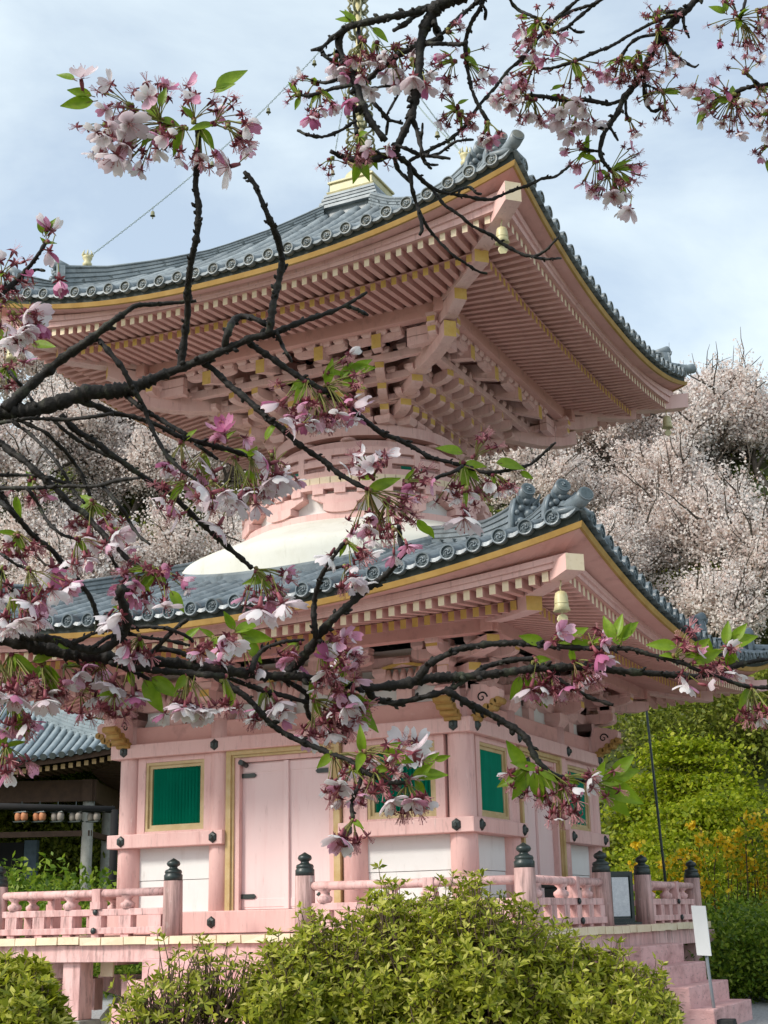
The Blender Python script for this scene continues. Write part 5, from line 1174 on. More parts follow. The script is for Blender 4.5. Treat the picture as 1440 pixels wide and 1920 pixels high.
    def leaf(s, x, y, ang, L, wr=.24, face=None):
        r = s.rnd; nd = s.near(x, y, 130); dep = nd if nd is not None else s.dep(x, y); sc_ = dep/FPX; mb = MB()
        d = cv(math.cos(R(ang)), math.sin(R(ang)), r.uniform(-.25, .25)); c = at(x, y, dep)
        nrm = cv(r.uniform(-.5, .5), r.uniform(-.1, .9), -1)
        leaf_geo(mb, c, d, nrm, L*sc_, L*wr*sc_, 0, r.uniform(-.05, .25))
        mb.tube([c-unit(d)*L*.14*sc_, c+unit(d)*L*.2*sc_], [1.0*sc_, .7*sc_], 5, 1)
        return s.mk('leaf', mb, [M['leaf'], M['stalk']])
    def bloom(s, x, y, ang, szpx, kind, pink):
        r = s.rnd; nd = s.near(x, y, 60); dep = (nd if nd is not None else s.dep(x, y))-.02; mb = MB(); sc_ = dep/FPX
        d = cv(math.cos(R(ang)), math.sin(R(ang)), r.uniform(-.7, -.2)); c = at(x, y, dep)
        mb.tube([c-unit(d)*szpx*.55*sc_+cv(0, szpx*.2*sc_, 0), c-unit(d)*szpx*.2*sc_], [1.0*sc_, 1.2*sc_], 5, 4, False)
        flower(mb, c, d, kind, szpx*sc_, pink, r); return s.mk('flower', mb, CALYXMAT)

A = Cherry('cherry_tree', 'dark cherry boughs reaching in from the left edge, with fading pink and white blossom', (*vw(-2.35, 2.5)[:2], GZ), lambda x, y: (1.75 if y < 1020 else 1.50)+.00012*(x-300), 11)
A.fl = .0305
a0 = vw(-2.35, 2.5)
def gnarled(path, rads, n, rnd, lump=.10):
    # resampled, slightly crooked limb with an uneven girth
    P = np.array(path, float); t = np.linspace(0, len(P)-1, n); q = np.stack([np.interp(t, range(len(P)), P[:, i]) for i in range(3)], 1); r = np.interp(t, range(len(P)), rads)
    for _ in range(2): q[1:-1] = .25*q[:-2]+.5*q[1:-1]+.25*q[2:]
    for i in range(1, n-1): q[i] += np.array([rnd.uniform(-1, 1) for _ in range(3)])*r[i]*.16; r[i] *= 1+rnd.uniform(-lump, lump*1.4)
    return q, r
def carry(T, base, tops, ends):
    # trunk outside the frame and the limbs that carry the boughs in the picture
    mb = MB(); q, r = gnarled([base-np.array([0, 0, .15])]+tops, [.19, .15, .135, .12, .07][:len(tops)+1], 26, T.rnd); mb.tube(q, r, 18); T.mk('trunk', mb, M['trunkbark'])
    for (X, Y, W, D, zz, fz) in ends:
        e = at(X, Y, D); st = np.array([base[0], base[1], zz]); mid = st*.5+e*.5+np.array([0, 0, fz]); m2 = st*.2+e*.8+np.array([0, 0, fz*.45]); mb = MB()
        rb = W/2*D/FPX; q, r = gnarled([st, mid, m2, e], [rb*2.6, rb*2.0, rb*1.4, rb], 40, T.rnd, .12); mb.tube(q, r, 12); T.mk('branch', mb, M['bark'])
carry(A, np.array([a0[0], a0[1], GZ]), [np.array([a0[0]+.03, a0[1], .9]), np.array([a0[0]-.05, a0[1]+.06, 1.8]), np.array([a0[0]+.10, a0[1]+.02, 2.8]), np.array([a0[0]-.1, a0[1]+.3, 3.9])], [(-60, 790, 28, 1.78, 2.0, .10), (-60, 1185, 31, 1.50, 1.55, .05), (-40, 808, 13, 1.74, 1.85, .06), (-30, 566, 12, 1.72, 2.3, .12), (-30, 912, 9, 1.74, 1.7, .04)])
B = A.branch
B([(-60, 790, 28), (0, 775, 29), (60, 770, 28), (120, 752, 27), (165, 735, 27), (200, 735, 25), (250, 728, 24), (300, 705, 18), (345, 688, 15), (400, 665, 14), (440, 648, 13), (475, 632, 13), (505, 628, 12), (560, 605, 10), (620, 585, 8), (650, 572, 6), (688, 548, 5)], .02, 1.78)
B([(-60, 1185, 31), (0, 1195, 29), (50, 1205, 29), (120, 1222, 29), (180, 1228, 24), (220, 1235, 24), (270, 1238, 21), (340, 1245, 20), (400, 1255, 18), (440, 1260, 18), (500, 1268, 17), (560, 1268, 15), (600, 1275, 15), (640, 1283, 14), (700, 1290, 14), (760, 1282, 19), (800, 1272, 17), (830, 1270, 16), (880, 1268, 15), (940, 1262, 14), (990, 1255, 14), (1040, 1252, 14), (1100, 1250, 13), (1171, 1259, 12), (1242, 1264, 11), (1301, 1269, 12), (1336, 1262, 11), (1383, 1247, 10), (1410, 1240, 8), (1440, 1236, 7)], .16, 1.50)
for P in (
 [(650, 574, 8), (670, 580, 7), (690, 590, 5)],
 [(421, 660, 14), (424, 630, 12), (436, 602, 11), (452, 592, 11), (478, 597, 10), (500, 610, 9)],
 [(338, 690, 14), (345, 640, 13), (352, 590, 12), (352, 540, 12), (358, 490, 11), (370, 440, 11), (373, 385, 11), (366, 350, 10), (370, 300, 12), (372, 270, 12), (372, 232, 11)],
 [(505, 626, 15), (512, 570, 13), (522, 530, 12), (530, 490, 11), (522, 450, 11), (505, 410, 10), (490, 375, 9), (478, 345, 9), (458, 322, 8)],
 [(8, 768, 22), (60, 720, 18), (120, 670, 17), (165, 640, 16), (215, 600, 12), (255, 572, 9), (300, 570, 8), (368, 564, 6)],
 [(186, 638, 10), (205, 660, 10), (230, 690, 10), (253, 735, 10), (271, 764, 9), (280, 793, 8), (295, 824, 8), (315, 858, 8), (344, 884, 7), (369, 900, 6)],
 [(68, 762, 5), (44, 728, 6), (26, 707, 6), (12, 690, 5)],
 [(-30, 566, 12), (0, 551, 11), (34, 525, 10), (60, 494, 8), (75, 473, 7), (86, 455, 7)],
 [(50, 515, 6), (68, 504, 6), (83, 507, 5)],
 [(-30, 790, 9), (0, 793, 8), (24, 789, 7), (58, 784, 7), (120, 787, 7), (156, 784, 7), (213, 775, 7)],
 [(150, 752, 12), (184, 762, 11), (213, 775, 10), (244, 780, 9), (276, 789, 9), (311, 804, 9), (327, 815, 9), (367, 827, 9), (400, 836, 9), (433, 844, 9), (473, 858, 8)],
 [(235, 740, 9), (260, 762, 8), (289, 780, 8), (320, 798, 8), (350, 815, 8)],
 [(365, 830, 8), (393, 851, 7), (407, 860, 6)],
 [(115, 778, 11), (124, 789, 11), (142, 807, 11), (164, 820, 11), (187, 833, 11), (200, 847, 11), (227, 864, 11), (251, 882, 10), (280, 902, 10), (320, 925, 10), (342, 947, 10), (369, 973, 10), (398, 1000, 9), (420, 1020, 9), (433, 1031, 9), (455, 1049, 8), (473, 1066, 8)],
 [(95, 782, 7), (115, 802, 7), (138, 820, 7), (169, 840, 7), (191, 849, 7), (212, 860, 6)],
 [(30, 785, 8), (62, 800, 7), (84, 809, 7), (104, 829, 7), (124, 847, 7), (135, 862, 7), (153, 889, 7), (160, 909, 7), (169, 930, 6)],
 [(20, 788, 7), (51, 809, 6), (73, 829, 6), (91, 847, 6), (107, 867, 6), (122, 891, 6), (133, 911, 6), (142, 927, 6), (158, 943, 6)],
 [(-40, 808, 13), (0, 829, 12), (20, 847, 12), (47, 864, 12), (67, 884, 12), (96, 909, 11), (115, 927, 11), (135, 949, 11), (160, 962, 10), (175, 982, 10), (193, 1000, 10), (218, 1027, 9), (240, 1049, 9), (258, 1062, 8)],
 [(195, 1005, 7), (207, 1042, 6), (222, 1069, 6), (238, 1086, 5)],
 [(-30, 912, 7), (0, 915, 7), (67, 915, 7), (124, 911, 7), (169, 913, 7), (193, 909, 7), (222, 900, 7), (262, 896, 6)],
 [(193, 912, 7), (218, 940, 7), (235, 962, 6), (247, 987, 6), (262, 1007, 6), (282, 1021, 5)],
 [(-30, 890, 6), (0, 891, 6), (53, 891, 6), (89, 895, 6), (115, 904, 6), (128, 910, 5)],
 [(-30, 905, 10), (0, 924, 9), (15, 947, 9), (33, 969, 9), (53, 995, 9), (75, 1015, 9), (100, 1033, 9), (118, 1058, 9), (135, 1075, 9), (151, 1095, 9), (165, 1112, 9), (172, 1125, 9), (180, 1147, 9), (184, 1185, 8)],
 [(-30, 915, 8), (0, 940, 8), (20, 958, 8), (36, 974, 8)],
 [(50, 914, 6), (69, 940, 6), (82, 967, 6), (96, 987, 6), (115, 1002, 6), (142, 1011, 5)],
 [(-20, 1030, 5), (4, 1040, 5), (29, 1058, 5), (53, 1067, 5)],
 [(-10, 1062, 7), (7, 1082, 7), (20, 1107, 6), (30, 1112, 6)],
 [(466, 642, 12), (480, 653, 11), (515, 675, 11), (541, 694, 11), (579, 717, 11), (621, 739, 11), (655, 765, 10), (699, 800, 10), (721, 816, 10), (744, 822, 9), (779, 841, 8), (804, 857, 8), (848, 868, 7)],
 [(518, 622, 8), (528, 645, 7), (535, 659, 6), (547, 678, 5)],
 [(380, 680, 12), (400, 692, 11), (427, 720, 11), (455, 742, 11), (478, 762, 11), (504, 787, 11), (531, 804, 11), (555, 829, 10), (589, 853, 10), (610, 866, 10), (632, 886, 10), (664, 905, 9), (696, 921, 8)],
 [(848, 868, 7), (880, 876, 7), (905, 886, 7), (925, 886, 7), (967, 880, 6), (996, 870, 6), (1022, 848, 5), (1042, 829, 4)],
 [(804, 905, 5), (824, 893, 7), (849, 886, 7), (868, 874, 7)]):
    B(P)
for P in (
 [(782, 1274, 16), (800, 1250, 14), (815, 1238, 13), (860, 1217, 12), (910, 1208, 12), (970, 1205, 12), (1040, 1212, 10), (1110, 1216, 10), (1185, 1216, 9), (1210, 1225, 8), (1250, 1235, 8), (1285, 1245, 8), (1310, 1258, 6), (1345, 1268, 6), (1380, 1282, 7), (1405, 1288, 7), (1450, 1290, 6)],
 [(688, 1292, 14), (700, 1310, 12), (740, 1320, 11), (790, 1308, 10), (830, 1298, 10), (850, 1290, 9), (880, 1270, 9), (905, 1252, 9), (950, 1238, 9), (1000, 1235, 8)],
 [(832, 1292, 12), (855, 1305, 12), (880, 1320, 12), (930, 1345, 12), (980, 1375, 12), (992, 1392, 12), (998, 1410, 11), (1010, 1430, 10), (1040, 1455, 8), (1080, 1463, 6), (1122, 1468, 5)],
 [(1025, 1258, 8), (1070, 1288, 7), (1110, 1310, 7), (1150, 1322, 6)],
 [(540, 1262, 22), (575, 1225, 16), (595, 1195, 15), (620, 1165, 15), (641, 1145, 13), (686, 1107, 12), (728, 1075, 11), (756, 1037, 10), (779, 1027, 6)],
 [(754, 1040, 9), (750, 1008, 8), (748, 985, 7)],
 [(592, 1195, 10), (588, 1150, 10), (590, 1120, 9), (600, 1084, 8), (616, 1056, 7), (635, 1030, 7), (649, 1011, 6)],
 [(598, 1092, 7), (606, 1071, 6), (625, 1066, 6), (641, 1062, 5)],
 [(470, 1262, 12), (478, 1235, 10), (495, 1215, 8), (530, 1203, 7), (570, 1200, 5)],
 [(-30, 1180, 14), (0, 1187, 14), (50, 1192, 14), (112, 1200, 14), (150, 1215, 14), (182, 1222, 15), (207, 1210, 15), (232, 1190, 15), (240, 1165, 16), (232, 1135, 16), (222, 1112, 14), (232, 1100, 12)],
 [(138, 1206, 8), (175, 1187, 7), (212, 1180, 7), (275, 1175, 7), (312, 1177, 7), (350, 1192, 6), (362, 1203, 6)],
 [(170, 1216, 7), (207, 1192, 7), (240, 1187, 7), (270, 1195, 6), (312, 1200, 6), (357, 1210, 6)],
 [(222, 1246, 8), (262, 1232, 8), (290, 1220, 8), (310, 1197, 8), (332, 1175, 7), (353, 1161, 7)],
 [(272, 1230, 9), (300, 1216, 9), (337, 1222, 9), (360, 1234, 9), (390, 1250, 9), (427, 1270, 9), (465, 1285, 9), (500, 1297, 9), (535, 1305, 9), (578, 1318, 8)],
 [(398, 1262, 13), (440, 1292, 11), (460, 1305, 10), (480, 1325, 10), (500, 1350, 10), (525, 1370, 10), (560, 1389, 10), (602, 1405, 9), (625, 1416, 9), (650, 1422, 9), (677, 1441, 8), (693, 1453, 8), (727, 1468, 8), (768, 1468, 7)],
 [(530, 1272, 10), (560, 1290, 10), (577, 1302, 9), (574, 1325, 9), (580, 1345, 9), (600, 1360, 9), (630, 1380, 9), (650, 1393, 9)],
 [(677, 1462, 9), (668, 1485, 8), (660, 1501, 7), (659, 1520, 7), (662, 1535, 7)],
 [(140, 1226, 7), (150, 1250, 6), (172, 1261, 5)],
 [(195, 1237, 10), (225, 1250, 9), (250, 1257, 9), (278, 1273, 8)],
 [(232, 1250, 14), (300, 1258, 12), (362, 1263, 12), (420, 1268, 10)],
 [(-30, 1150, 8), (0, 1160, 8), (15, 1178, 8), (36, 1188, 8)]):
    B(P)
C = A.cluster
for q in ((345, 238, -.3, .4, 80, 70, 8, 3, .4, 0), (322, 232, -.95, .15, 110, 40, 9, 5, .15, 0), (300, 225, -.5, -.8, 85, 55, 10, 2, .35, 1), (245, 200, -.9, .1, 75, 60, 7, 4, .15, 0), (200, 235, -.3, .6, 60, 70, 3, 5, .05, 0), (375, 240, .15, 1, 85, 35, 4, 1, .3, 0), (400, 232, .9, -.35, 80, 50, 7, 3, .6, 1), (365, 225, .2, -.9, 65, 60, 7, 2, .6, 0), (425, 235, .8, .5, 50, 50, 5, 3, .7, 0), (290, 250, -.5, .7, 70, 40, 3, 5, .05, 0),
          (86, 455, 0, -1, 28, 45, 0, 3, .6, 2), (4, 512, .5, .3, 50, 90, 8, 3, .6, 0), (20, 590, .6, .4, 65, 70, 4, 5, .25, 0), (10, 690, .4, .1, 50, 100, 8, 0, .3, 2), (5, 560, .3, .7, 60, 60, 4, 3, .5, 0),
          (575, 715, -.4, .7, 85, 70, 14, 6, .55, 2), (612, 722, .8, .4, 80, 50, 9, 5, .55, 0), (600, 735, .1, 1, 75, 40, 8, 4, .3, 0), (610, 700, .6, -.5, 60, 30, 2, 1, .3, 0),
          (470, 858, .5, .8, 85, 55, 7, 7, .2, 1), (380, 850, -.1, 1, 95, 50, 8, 7, .12, 0), (340, 830, 0, 1, 65, 40, 7, 2, .7, 0), (510, 852, .25, 1, 85, 40, 3, 7, .12, 0), (345, 905, -.2, .6, 70, 75, 7, 3, .25, 0), (420, 825, .1, -.3, 40, 70, 2, 3, .9, 1), (440, 860, .1, 1, 90, 35, 5, 4, .15, 0), (400, 905, .2, .7, 50, 70, 2, 5, .05, 0),
          (175, 942, .15, .9, 65, 65, 14, 2, .2, 4), (145, 1010, .4, .5, 55, 60, 5, 5, .15, 0), (205, 990, .4, .3, 45, 70, 1, 4, .1, 0),
          (33, 1002, .1, .9, 60, 80, 14, 2, .3, 4), (55, 1068, .5, .6, 80, 60, 8, 6, .4, 0), (5, 1068, .1, .7, 55, 70, 3, 4, .08, 0), (25, 1112, .25, .9, 70, 45, 6, 6, .08, 0), (60, 900, -.1, .6, 45, 70, 5, 1, .5, 2),
          (288, 1068, 0, .6, 75, 100, 18, 6, .75, 3), (262, 1085, -.3, .8, 50, 60, 4, 4, .7, 0), (228, 1140, -.1, .6, 35, 80, 2, 3, .05, 0), (262, 1195, .2, .4, 40, 80, 5, 4, .3, 0),
          (480, 1068, .4, .7, 75, 65, 14, 5, .55, 0), (505, 1085, .3, .9, 70, 30, 2, 3, .05, 0), (402, 1195, .2, .6, 50, 90, 9, 5, .35, 1), (455, 1215, -.1, .7, 50, 60, 2, 4, .3, 0),
          (600, 1215, .4, .2, 75, 80, 16, 7, .45, 1), (560, 1205, -.3, .2, 45, 70, 5, 2, .5, 0), (640, 1240, .2, .3, 50, 90, 9, 4, .3, 0),
          (20, 1228, .2, .95, 85, 55, 20, 5, .15, 1), (78, 1248, .3, .9, 70, 50, 8, 5, .1, 1), (-5, 1240, .1, .9, 80, 50, 8, 4, .4, 0), (120, 1250, .6, .5, 60, 60, 9, 1, .4, 0), (25, 1310, -.2, .8, 60, 60, 8, 2, .7, 1), (10, 1400, .3, .6, 55, 70, 8, 0, .3, 2),
          (190, 1242, .1, 1, 75, 45, 6, 5, .1, 0), (242, 1256, .3, 1, 60, 40, 3, 4, .35, 0), (150, 1300, .4, .3, 55, 90, 9, 1, .4, 0), (215, 1300, .1, .6, 50, 80, 9, 0, .4, 0),
          (352, 1266, .05, 1, 80, 48, 7, 7, .1, 1), (420, 1272, 0, 1, 60, 40, 4, 1, .2, 0), (500, 1294, .2, 1, 60, 50, 5, 6, .1, 0),
          (588, 1312, .6, .5, 70, 60, 9, 3, .3, 1), (640, 1325, .2, .6, 50, 90, 16, 1, .3, 0), (600, 1335, .0, .8, 55, 60, 6, 3, .6, 0), (650, 1290, .5, .2, 30, 90, 1, 4, .0, 0), (625, 1285, .3, .3, 50, 80, 5, 2, .3, 1),
          (625, 1416, .5, .6, 85, 65, 11, 3, .25, 0), (680, 1412, .8, 0, 80, 50, 9, 3, .3, 1), (702, 1445, .5, .6, 65, 70, 12, 3, .2, 0), (762, 1468, .3, .8, 60, 60, 14, 1, .3, 0), (770, 1420, .4, -.2, 30, 90, 1, 4, .02, 1), (660, 1440, .0, .8, 60, 60, 6, 4, .15, 0),
          (662, 1537, -.1, .9, 48, 55, 8, 3, .2, 0),
          (690, 920, .25, .6, 100, 70, 22, 3, .5, 1), (700, 895, -.2, -.7, 62, 55, 6, 4, .02, 0), (760, 905, .5, .3, 50, 85, 12, 3, .7, 0), (725, 940, .2, .9, 75, 60, 10, 3, .3, 0), (740, 990, .1, .9, 45, 40, 0, 3, .8, 0),
          (650, 1015, .1, .6, 50, 70, 4, 3, .05, 1), (648, 1062, .2, .9, 42, 50, 2, 4, .2, 0),
          (868, 872, .3, .8, 85, 60, 13, 2, .3, 3), (890, 858, .4, -.7, 50, 40, 5, 0, .3, 0), (870, 920, .05, 1, 40, 20, 1, 1, .0, 0), (925, 888, .2, .5, 40, 70, 4, 2, .4, 0),
          (1000, 1237, .3, .35, 60, 70, 11, 2, .6, 1), (1030, 1262, .2, .8, 45, 60, 9, 3, .7, 0), (1075, 1240, .4, .4, 60, 60, 12, 2, .6, 0), (1110, 1210, .5, -.2, 35, 70, 4, 3, .8, 0), (985, 1268, .1, .9, 30, 50, 0, 3, .05, 0),
          (1010, 1442, .35, .85, 75, 60, 14, 1, .15, 1), (1050, 1462, .3, .9, 75, 40, 12, 0, .2, 0), (985, 1440, -.6, .5, 45, 60, 5, 1, .1, 1), (1112, 1468, .8, .15, 50, 55, 5, 0, .2, 1), (1060, 1458, .9, -.2, 55, 25, 3, 1, 0, 0),
          (1265, 1232, .25, -.6, 60, 55, 7, 1, .3, 1), (1330, 1228, .3, .1, 50, 90, 10, 3, .3, 2), (1300, 1245, .2, .5, 40, 80, 4, 2, .2, 0), (1408, 1288, .25, .95, 70, 50, 11, 0, .2, 0), (1035, 1205, .2, -.4, 35, 60, 3, 1, .8, 1)):
    C(*q)
for q in ((172, 180, 165, 48), (140, 150, 155, 42), (175, 190, 190, 62), (290, 205, 120, 50), (300, 200, 75, 40), (405, 165, 35, 72), (400, 172, 15, 45), (85, 440, 62, 36), (80, 438, 100, 34), (655, 700, 35, 50), (650, 695, 5, 55), (640, 710, 60, 40), (640, 715, -20, 52), (498, 825, 62, 42), (467, 880, -88, 46), (868, 850, 165, 52), (930, 868, -5, 62), (975, 885, -25, 30), (782, 975, -48, 40), (800, 985, -60, 30), (320, 1108, -55, 48), (440, 1185, 22, 55), (450, 1188, -10, 62), (455, 1195, -50, 60), (440, 1180, 120, 40),
          (52, 1248, -60, 40), (62, 1240, 20, 52), (72, 1250, -35, 60), (95, 1255, -75, 58), (35, 1318, -100, 50), (270, 1275, -60, 72), (285, 1270, -35, 66), (268, 1262, 100, 30), (435, 1285, -95, 45), (640, 1270, 65, 55), (648, 1300, -40, 70), (660, 1325, 10, 48), (665, 1330, -40, 62), (625, 1295, 30, 40), (718, 1410, 30, 38), (720, 1408, -20, 60), (775, 1460, 40, 48), (780, 1455, 5, 60), (778, 1462, -60, 42), (790, 1440, 40, 45), (815, 1425, 15, 30),
          (1020, 1205, 165, 50), (1045, 1205, 25, 65), (1058, 1212, 10, 55), (975, 1268, -110, 48), (985, 1268, -60, 65), (1012, 1280, -75, 50), (1150, 1200, 110, 50), (1155, 1195, 75, 48), (1160, 1198, 40, 52), (1165, 1210, 130, 38), (1165, 1202, 60, 40),
          (985, 1440, 125, 62), (990, 1445, -120, 62), (1000, 1448, -75, 62), (985, 1450, 205, 60), (1012, 1450, -50, 42), (1120, 1462, 70, 40), (1125, 1466, 20, 78), (1130, 1465, -28, 85), (1145, 1455, 40, 60), (1128, 1470, -50, 82), (1268, 1212, 175, 55), (1285, 1232, 35, 60), (1300, 1240, 20, 60), (1360, 1208, 80, 45), (1362, 1210, 20, 62), (1365, 1215, -80, 50), (1370, 1205, 50, 48), (1355, 1215, -35, 45), (20, 660, 60, 42), (8, 650, 110, 50), (60, 645, -10, 50), (15, 690, -60, 35), (30, 930, -80, 42), (1, 1400, 70, 40), (30, 1370, 60, 38), (45, 1345, -85, 45), (345, 1200, 40, 40), (130, 1215, 150, 35), (620, 1370, 60, 20)):
    A.leaf(*q)
for q in ((152, 148, 95, 72, 2, .0), (205, 235, 250, 70, 2, 0), (240, 230, 300, 72, 1, 0), (218, 290, 250, 70, 1, .0), (430, 312, 200, 76, 1, .05), (112, 525, 285, 62, 3, .9), (55, 585, 330, 75, 1, .02), (45, 632, 200, 75, 1, .05), (70, 605, 300, 60, 3, .9), (92, 470, 250, 50, 2, .4), (60, 520, 100, 40, 2, .8), (525, 755, 220, 62, 2, .2), (660, 760, 340, 75, 2, .5), (555, 800, 200, 60, 2, 0), (420, 812, 100, 62, 1, .9), (400, 885, 210, 68, 1, .05), (395, 925, 200, 72, 1, .0), (445, 935, 240, 70, 1, .0), (520, 890, 280, 76, 1, .05), (505, 870, 200, 66, 1, .1), (480, 945, 280, 62, 2, 0), (410, 985, 240, 65, 1, .1), (335, 965, 200, 60, 2, .2), (165, 1005, 270, 70, 1, .0), (215, 1000, 320, 68, 1, .1), (160, 1045, 290, 50, 2, .5), (100, 1065, 290, 75, 1, .4), (60, 1130, 230, 60, 1, .05), (38, 1160, 270, 66, 1, .0), (72, 1155, 280, 62, 1, .0), (220, 1165, 240, 66, 2, 0), (310, 1135, 280, 55, 2, .0), (487, 1140, 265, 78, 1, .0), (530, 1130, 300, 76, 1, 0), (210, 1280, 250, 74, 1, .02), (250, 1305, 280, 60, 1, .6), (350, 1320, 250, 80, 1, .05), (372, 1325, 290, 66, 1, .0), (28, 1300, 260, 70, 1, .1), (85, 1310, 280, 60, 1, .02), (520, 1315, 300, 62, 1, .0), (660, 1300, 260, 66, 2, 0), (668, 1345, 240, 66, 2, 0), (775, 1410, 100, 70, 2, 0), (790, 1425, 350, 60, 2, 0), (690, 885, 130, 62, 1, 0), (725, 860, 90, 50, 2, 0), (870, 968, 265, 80, 1, 0), (660, 1080, 280, 66, 2, .1), (995, 1290, 250, 64, 2, 0), (1120, 1225, 300, 60, 2, .4), (1325, 1285, 350, 56, 2, 0), (615, 1235, 90, 55, 1, .5)):
    A.bloom(*q)

Bt = Cherry('cherry_tree', 'dark bare-tipped cherry boughs hanging in from the top edge, with wilted blossom', (*vw(3.0, -1.2)[:2], GZ), lambda x, y: 2.25+.0003*(x-700), 23)
Bt.fl = .029
b0 = vw(3.0, -1.2)
carry(Bt, np.array([b0[0], b0[1], GZ]), [np.array([b0[0]+.04, b0[1], 1.2]), np.array([b0[0]-.06, b0[1]+.06, 2.4]), np.array([b0[0]-.02, b0[1]-.05, 3.6]), np.array([b0[0]-.3, b0[1]+.2, 4.9])], [(960, -90, 26, 2.3, 3.9, .35), (1345, -60, 17, 2.45, 3.5, .30), (1400, -60, 9, 2.46, 3.7, .25), (1500, 160, 10, 2.47, 3.2, .2), (1160, -60, 8, 2.42, 4.1, .3), (950, -40, 7, 2.32, 4.2, .3)])
B = Bt.branch
B([(960, -90, 26), (900, -30, 24), (867, -7, 22), (840, 2, 22), (819, 12, 24), (809, 27, 22), (796, 52, 20), (788, 83, 17), (786, 125, 16), (780, 177, 15), (771, 219, 14), (759, 244, 14), (744, 277, 14), (740, 290, 12)], -.05, 2.3)
for P in (
 [(805, 15, 16), (796, 15, 14), (780, 23, 13), (738, 31, 12), (686, 42, 12), (657, 48, 12), (642, 58, 13), (634, 79, 14), (640, 104, 14), (657, 133, 15), (669, 167, 15), (680, 198, 14), (694, 227, 12), (713, 252, 12), (724, 264, 10)],
 [(800, 17, 9), (775, 31, 9), (759, 46, 9), (738, 57, 8)],
 [(645, 55, 9), (623, 71, 8), (602, 92, 7), (584, 94, 5)],
 [(603, 94, 8), (606, 104, 8), (619, 112, 7), (642, 125, 6)], [(640, 92, 7), (625, 100, 6), (615, 105, 5)],
 [(673, 46, 7), (671, 69, 7), (677, 92, 7), (690, 112, 6)],
 [(826, 72, 10), (811, 77, 10), (777, 88, 11), (748, 102, 11), (723, 119, 11), (707, 133, 11), (690, 150, 9), (680, 164, 8)],
 [(811, 30, 14), (815, 48, 13), (826, 72, 13)],
 [(940, -90, 9), (911, -30, 9), (905, 5, 8), (898, 20, 8), (882, 44, 8), (873, 75, 8), (873, 111, 7), (878, 138, 7), (884, 167, 7), (896, 196, 7), (911, 222, 6), (920, 233, 5)],
 [(800, 82, 10), (829, 82, 8), (867, 84, 7), (874, 78, 7)],
 [(826, 66, 8), (835, 58, 7), (856, 36, 7), (884, 13, 7), (900, 0, 7), (915, -30, 7)],
 [(905, 10, 6), (912, 18, 5), (910, 35, 6)],
 [(1160, -60, 8), (1110, -25, 7), (1078, 4, 7), (1044, 33, 7), (1022, 56, 7), (1000, 82, 7), (973, 116, 7), (953, 131, 6), (924, 169, 6), (898, 198, 6), (873, 236, 6), (844, 262, 6), (798, 285, 7), (767, 302, 7)],
 [(1150, -20, 6), (1111, 11, 6), (1078, 38, 6), (1062, 53, 6), (1036, 62, 5)], [(1067, 50, 5), (1082, 62, 5), (1094, 60, 5)],
 [(1044, 33, 6), (1078, 18, 6), (1111, 9, 6), (1140, -8, 6)],
 [(950, -40, 6), (956, 0, 6), (964, 13, 6), (978, 22, 6), (1000, 31, 6), (1015, 38, 6)], [(1036, 46, 6), (1013, 45, 6)],
 [(740, 287, 12), (717, 296, 12), (686, 302, 11), (657, 298, 10), (632, 290, 9), (619, 283, 8)],
 [(738, 286, 12), (742, 292, 11), (765, 306, 9), (780, 327, 8), (798, 344, 8), (818, 357, 7), (839, 363, 6), (868, 367, 6), (903, 374, 6), (924, 374, 6), (955, 359, 6), (987, 349, 6), (1018, 334, 5), (1041, 332, 5), (1068, 311, 4)],
 [(806, 350, 7), (822, 370, 6), (832, 384, 6), (862, 403, 6), (885, 424, 6), (924, 442, 6), (941, 457, 6), (976, 476, 6), (1001, 482, 6), (1024, 470, 5), (1047, 444, 4)],
 [(1000, 482, 5), (1024, 486, 5), (1051, 484, 4)],
 [(736, 286, 8), (742, 305, 8), (746, 319, 7), (761, 333, 7), (772, 345, 6)],
 [(766, 306, 9), (771, 337, 8), (773, 358, 8), (780, 379, 7), (787, 400, 7), (792, 430, 7), (787, 442, 5)],
 [(785, 396, 6), (800, 425, 6), (820, 449, 5), (851, 480, 5), (878, 497, 5), (895, 509, 5), (914, 513, 4)],
 [(840, 364, 5), (870, 352, 5), (885, 350, 5), (890, 362, 5), (902, 364, 5)],
 [(771, 217, 9), (782, 244, 8), (788, 269, 8), (794, 300, 8), (798, 307, 7), (809, 316, 5)], [(797, 305, 6), (812, 310, 5), (821, 309, 4)],
 [(680, 163, 9), (694, 185, 8), (713, 206, 7), (727, 225, 7), (755, 231, 6)], [(727, 226, 5), (725, 252, 5)], [(724, 222, 5), (730, 205, 5), (742, 187, 5), (750, 167, 5)],
 [(684, 166, 5), (705, 165, 5), (719, 161, 5), (742, 162, 4)],
 [(668, 226, 6), (634, 248, 6), (602, 258, 6), (573, 252, 6), (558, 244, 5)], [(663, 190, 5), (665, 225, 6), (669, 252, 8)],
 [(655, 145, 8), (630, 150, 7), (609, 156, 6), (582, 150, 4)], [(660, 160, 7), (627, 165, 7), (602, 173, 6), (577, 181, 6), (562, 178, 5)],
 [(742, 272, 7), (760, 278, 7), (786, 290, 7), (840, 297, 6), (844, 298, 5)], [(800, 292, 5), (822, 289, 5), (856, 264, 5), (887, 262, 4)],
 [(790, 262, 4), (792, 245, 5), (793, 232, 4)]):
    B(P)
B([(1345, -60, 17), (1320, -18, 15), (1307, -4, 14), (1289, 18, 13), (1273, 29, 14), (1253, 51, 13), (1238, 69, 13), (1220, 104, 12), (1207, 131, 12), (1187, 164, 12), (1169, 184, 11), (1158, 213, 10), (1138, 238, 10), (1129, 258, 9), (1124, 284, 8), (1131, 304, 7), (1144, 318, 7)], .03, 2.45)
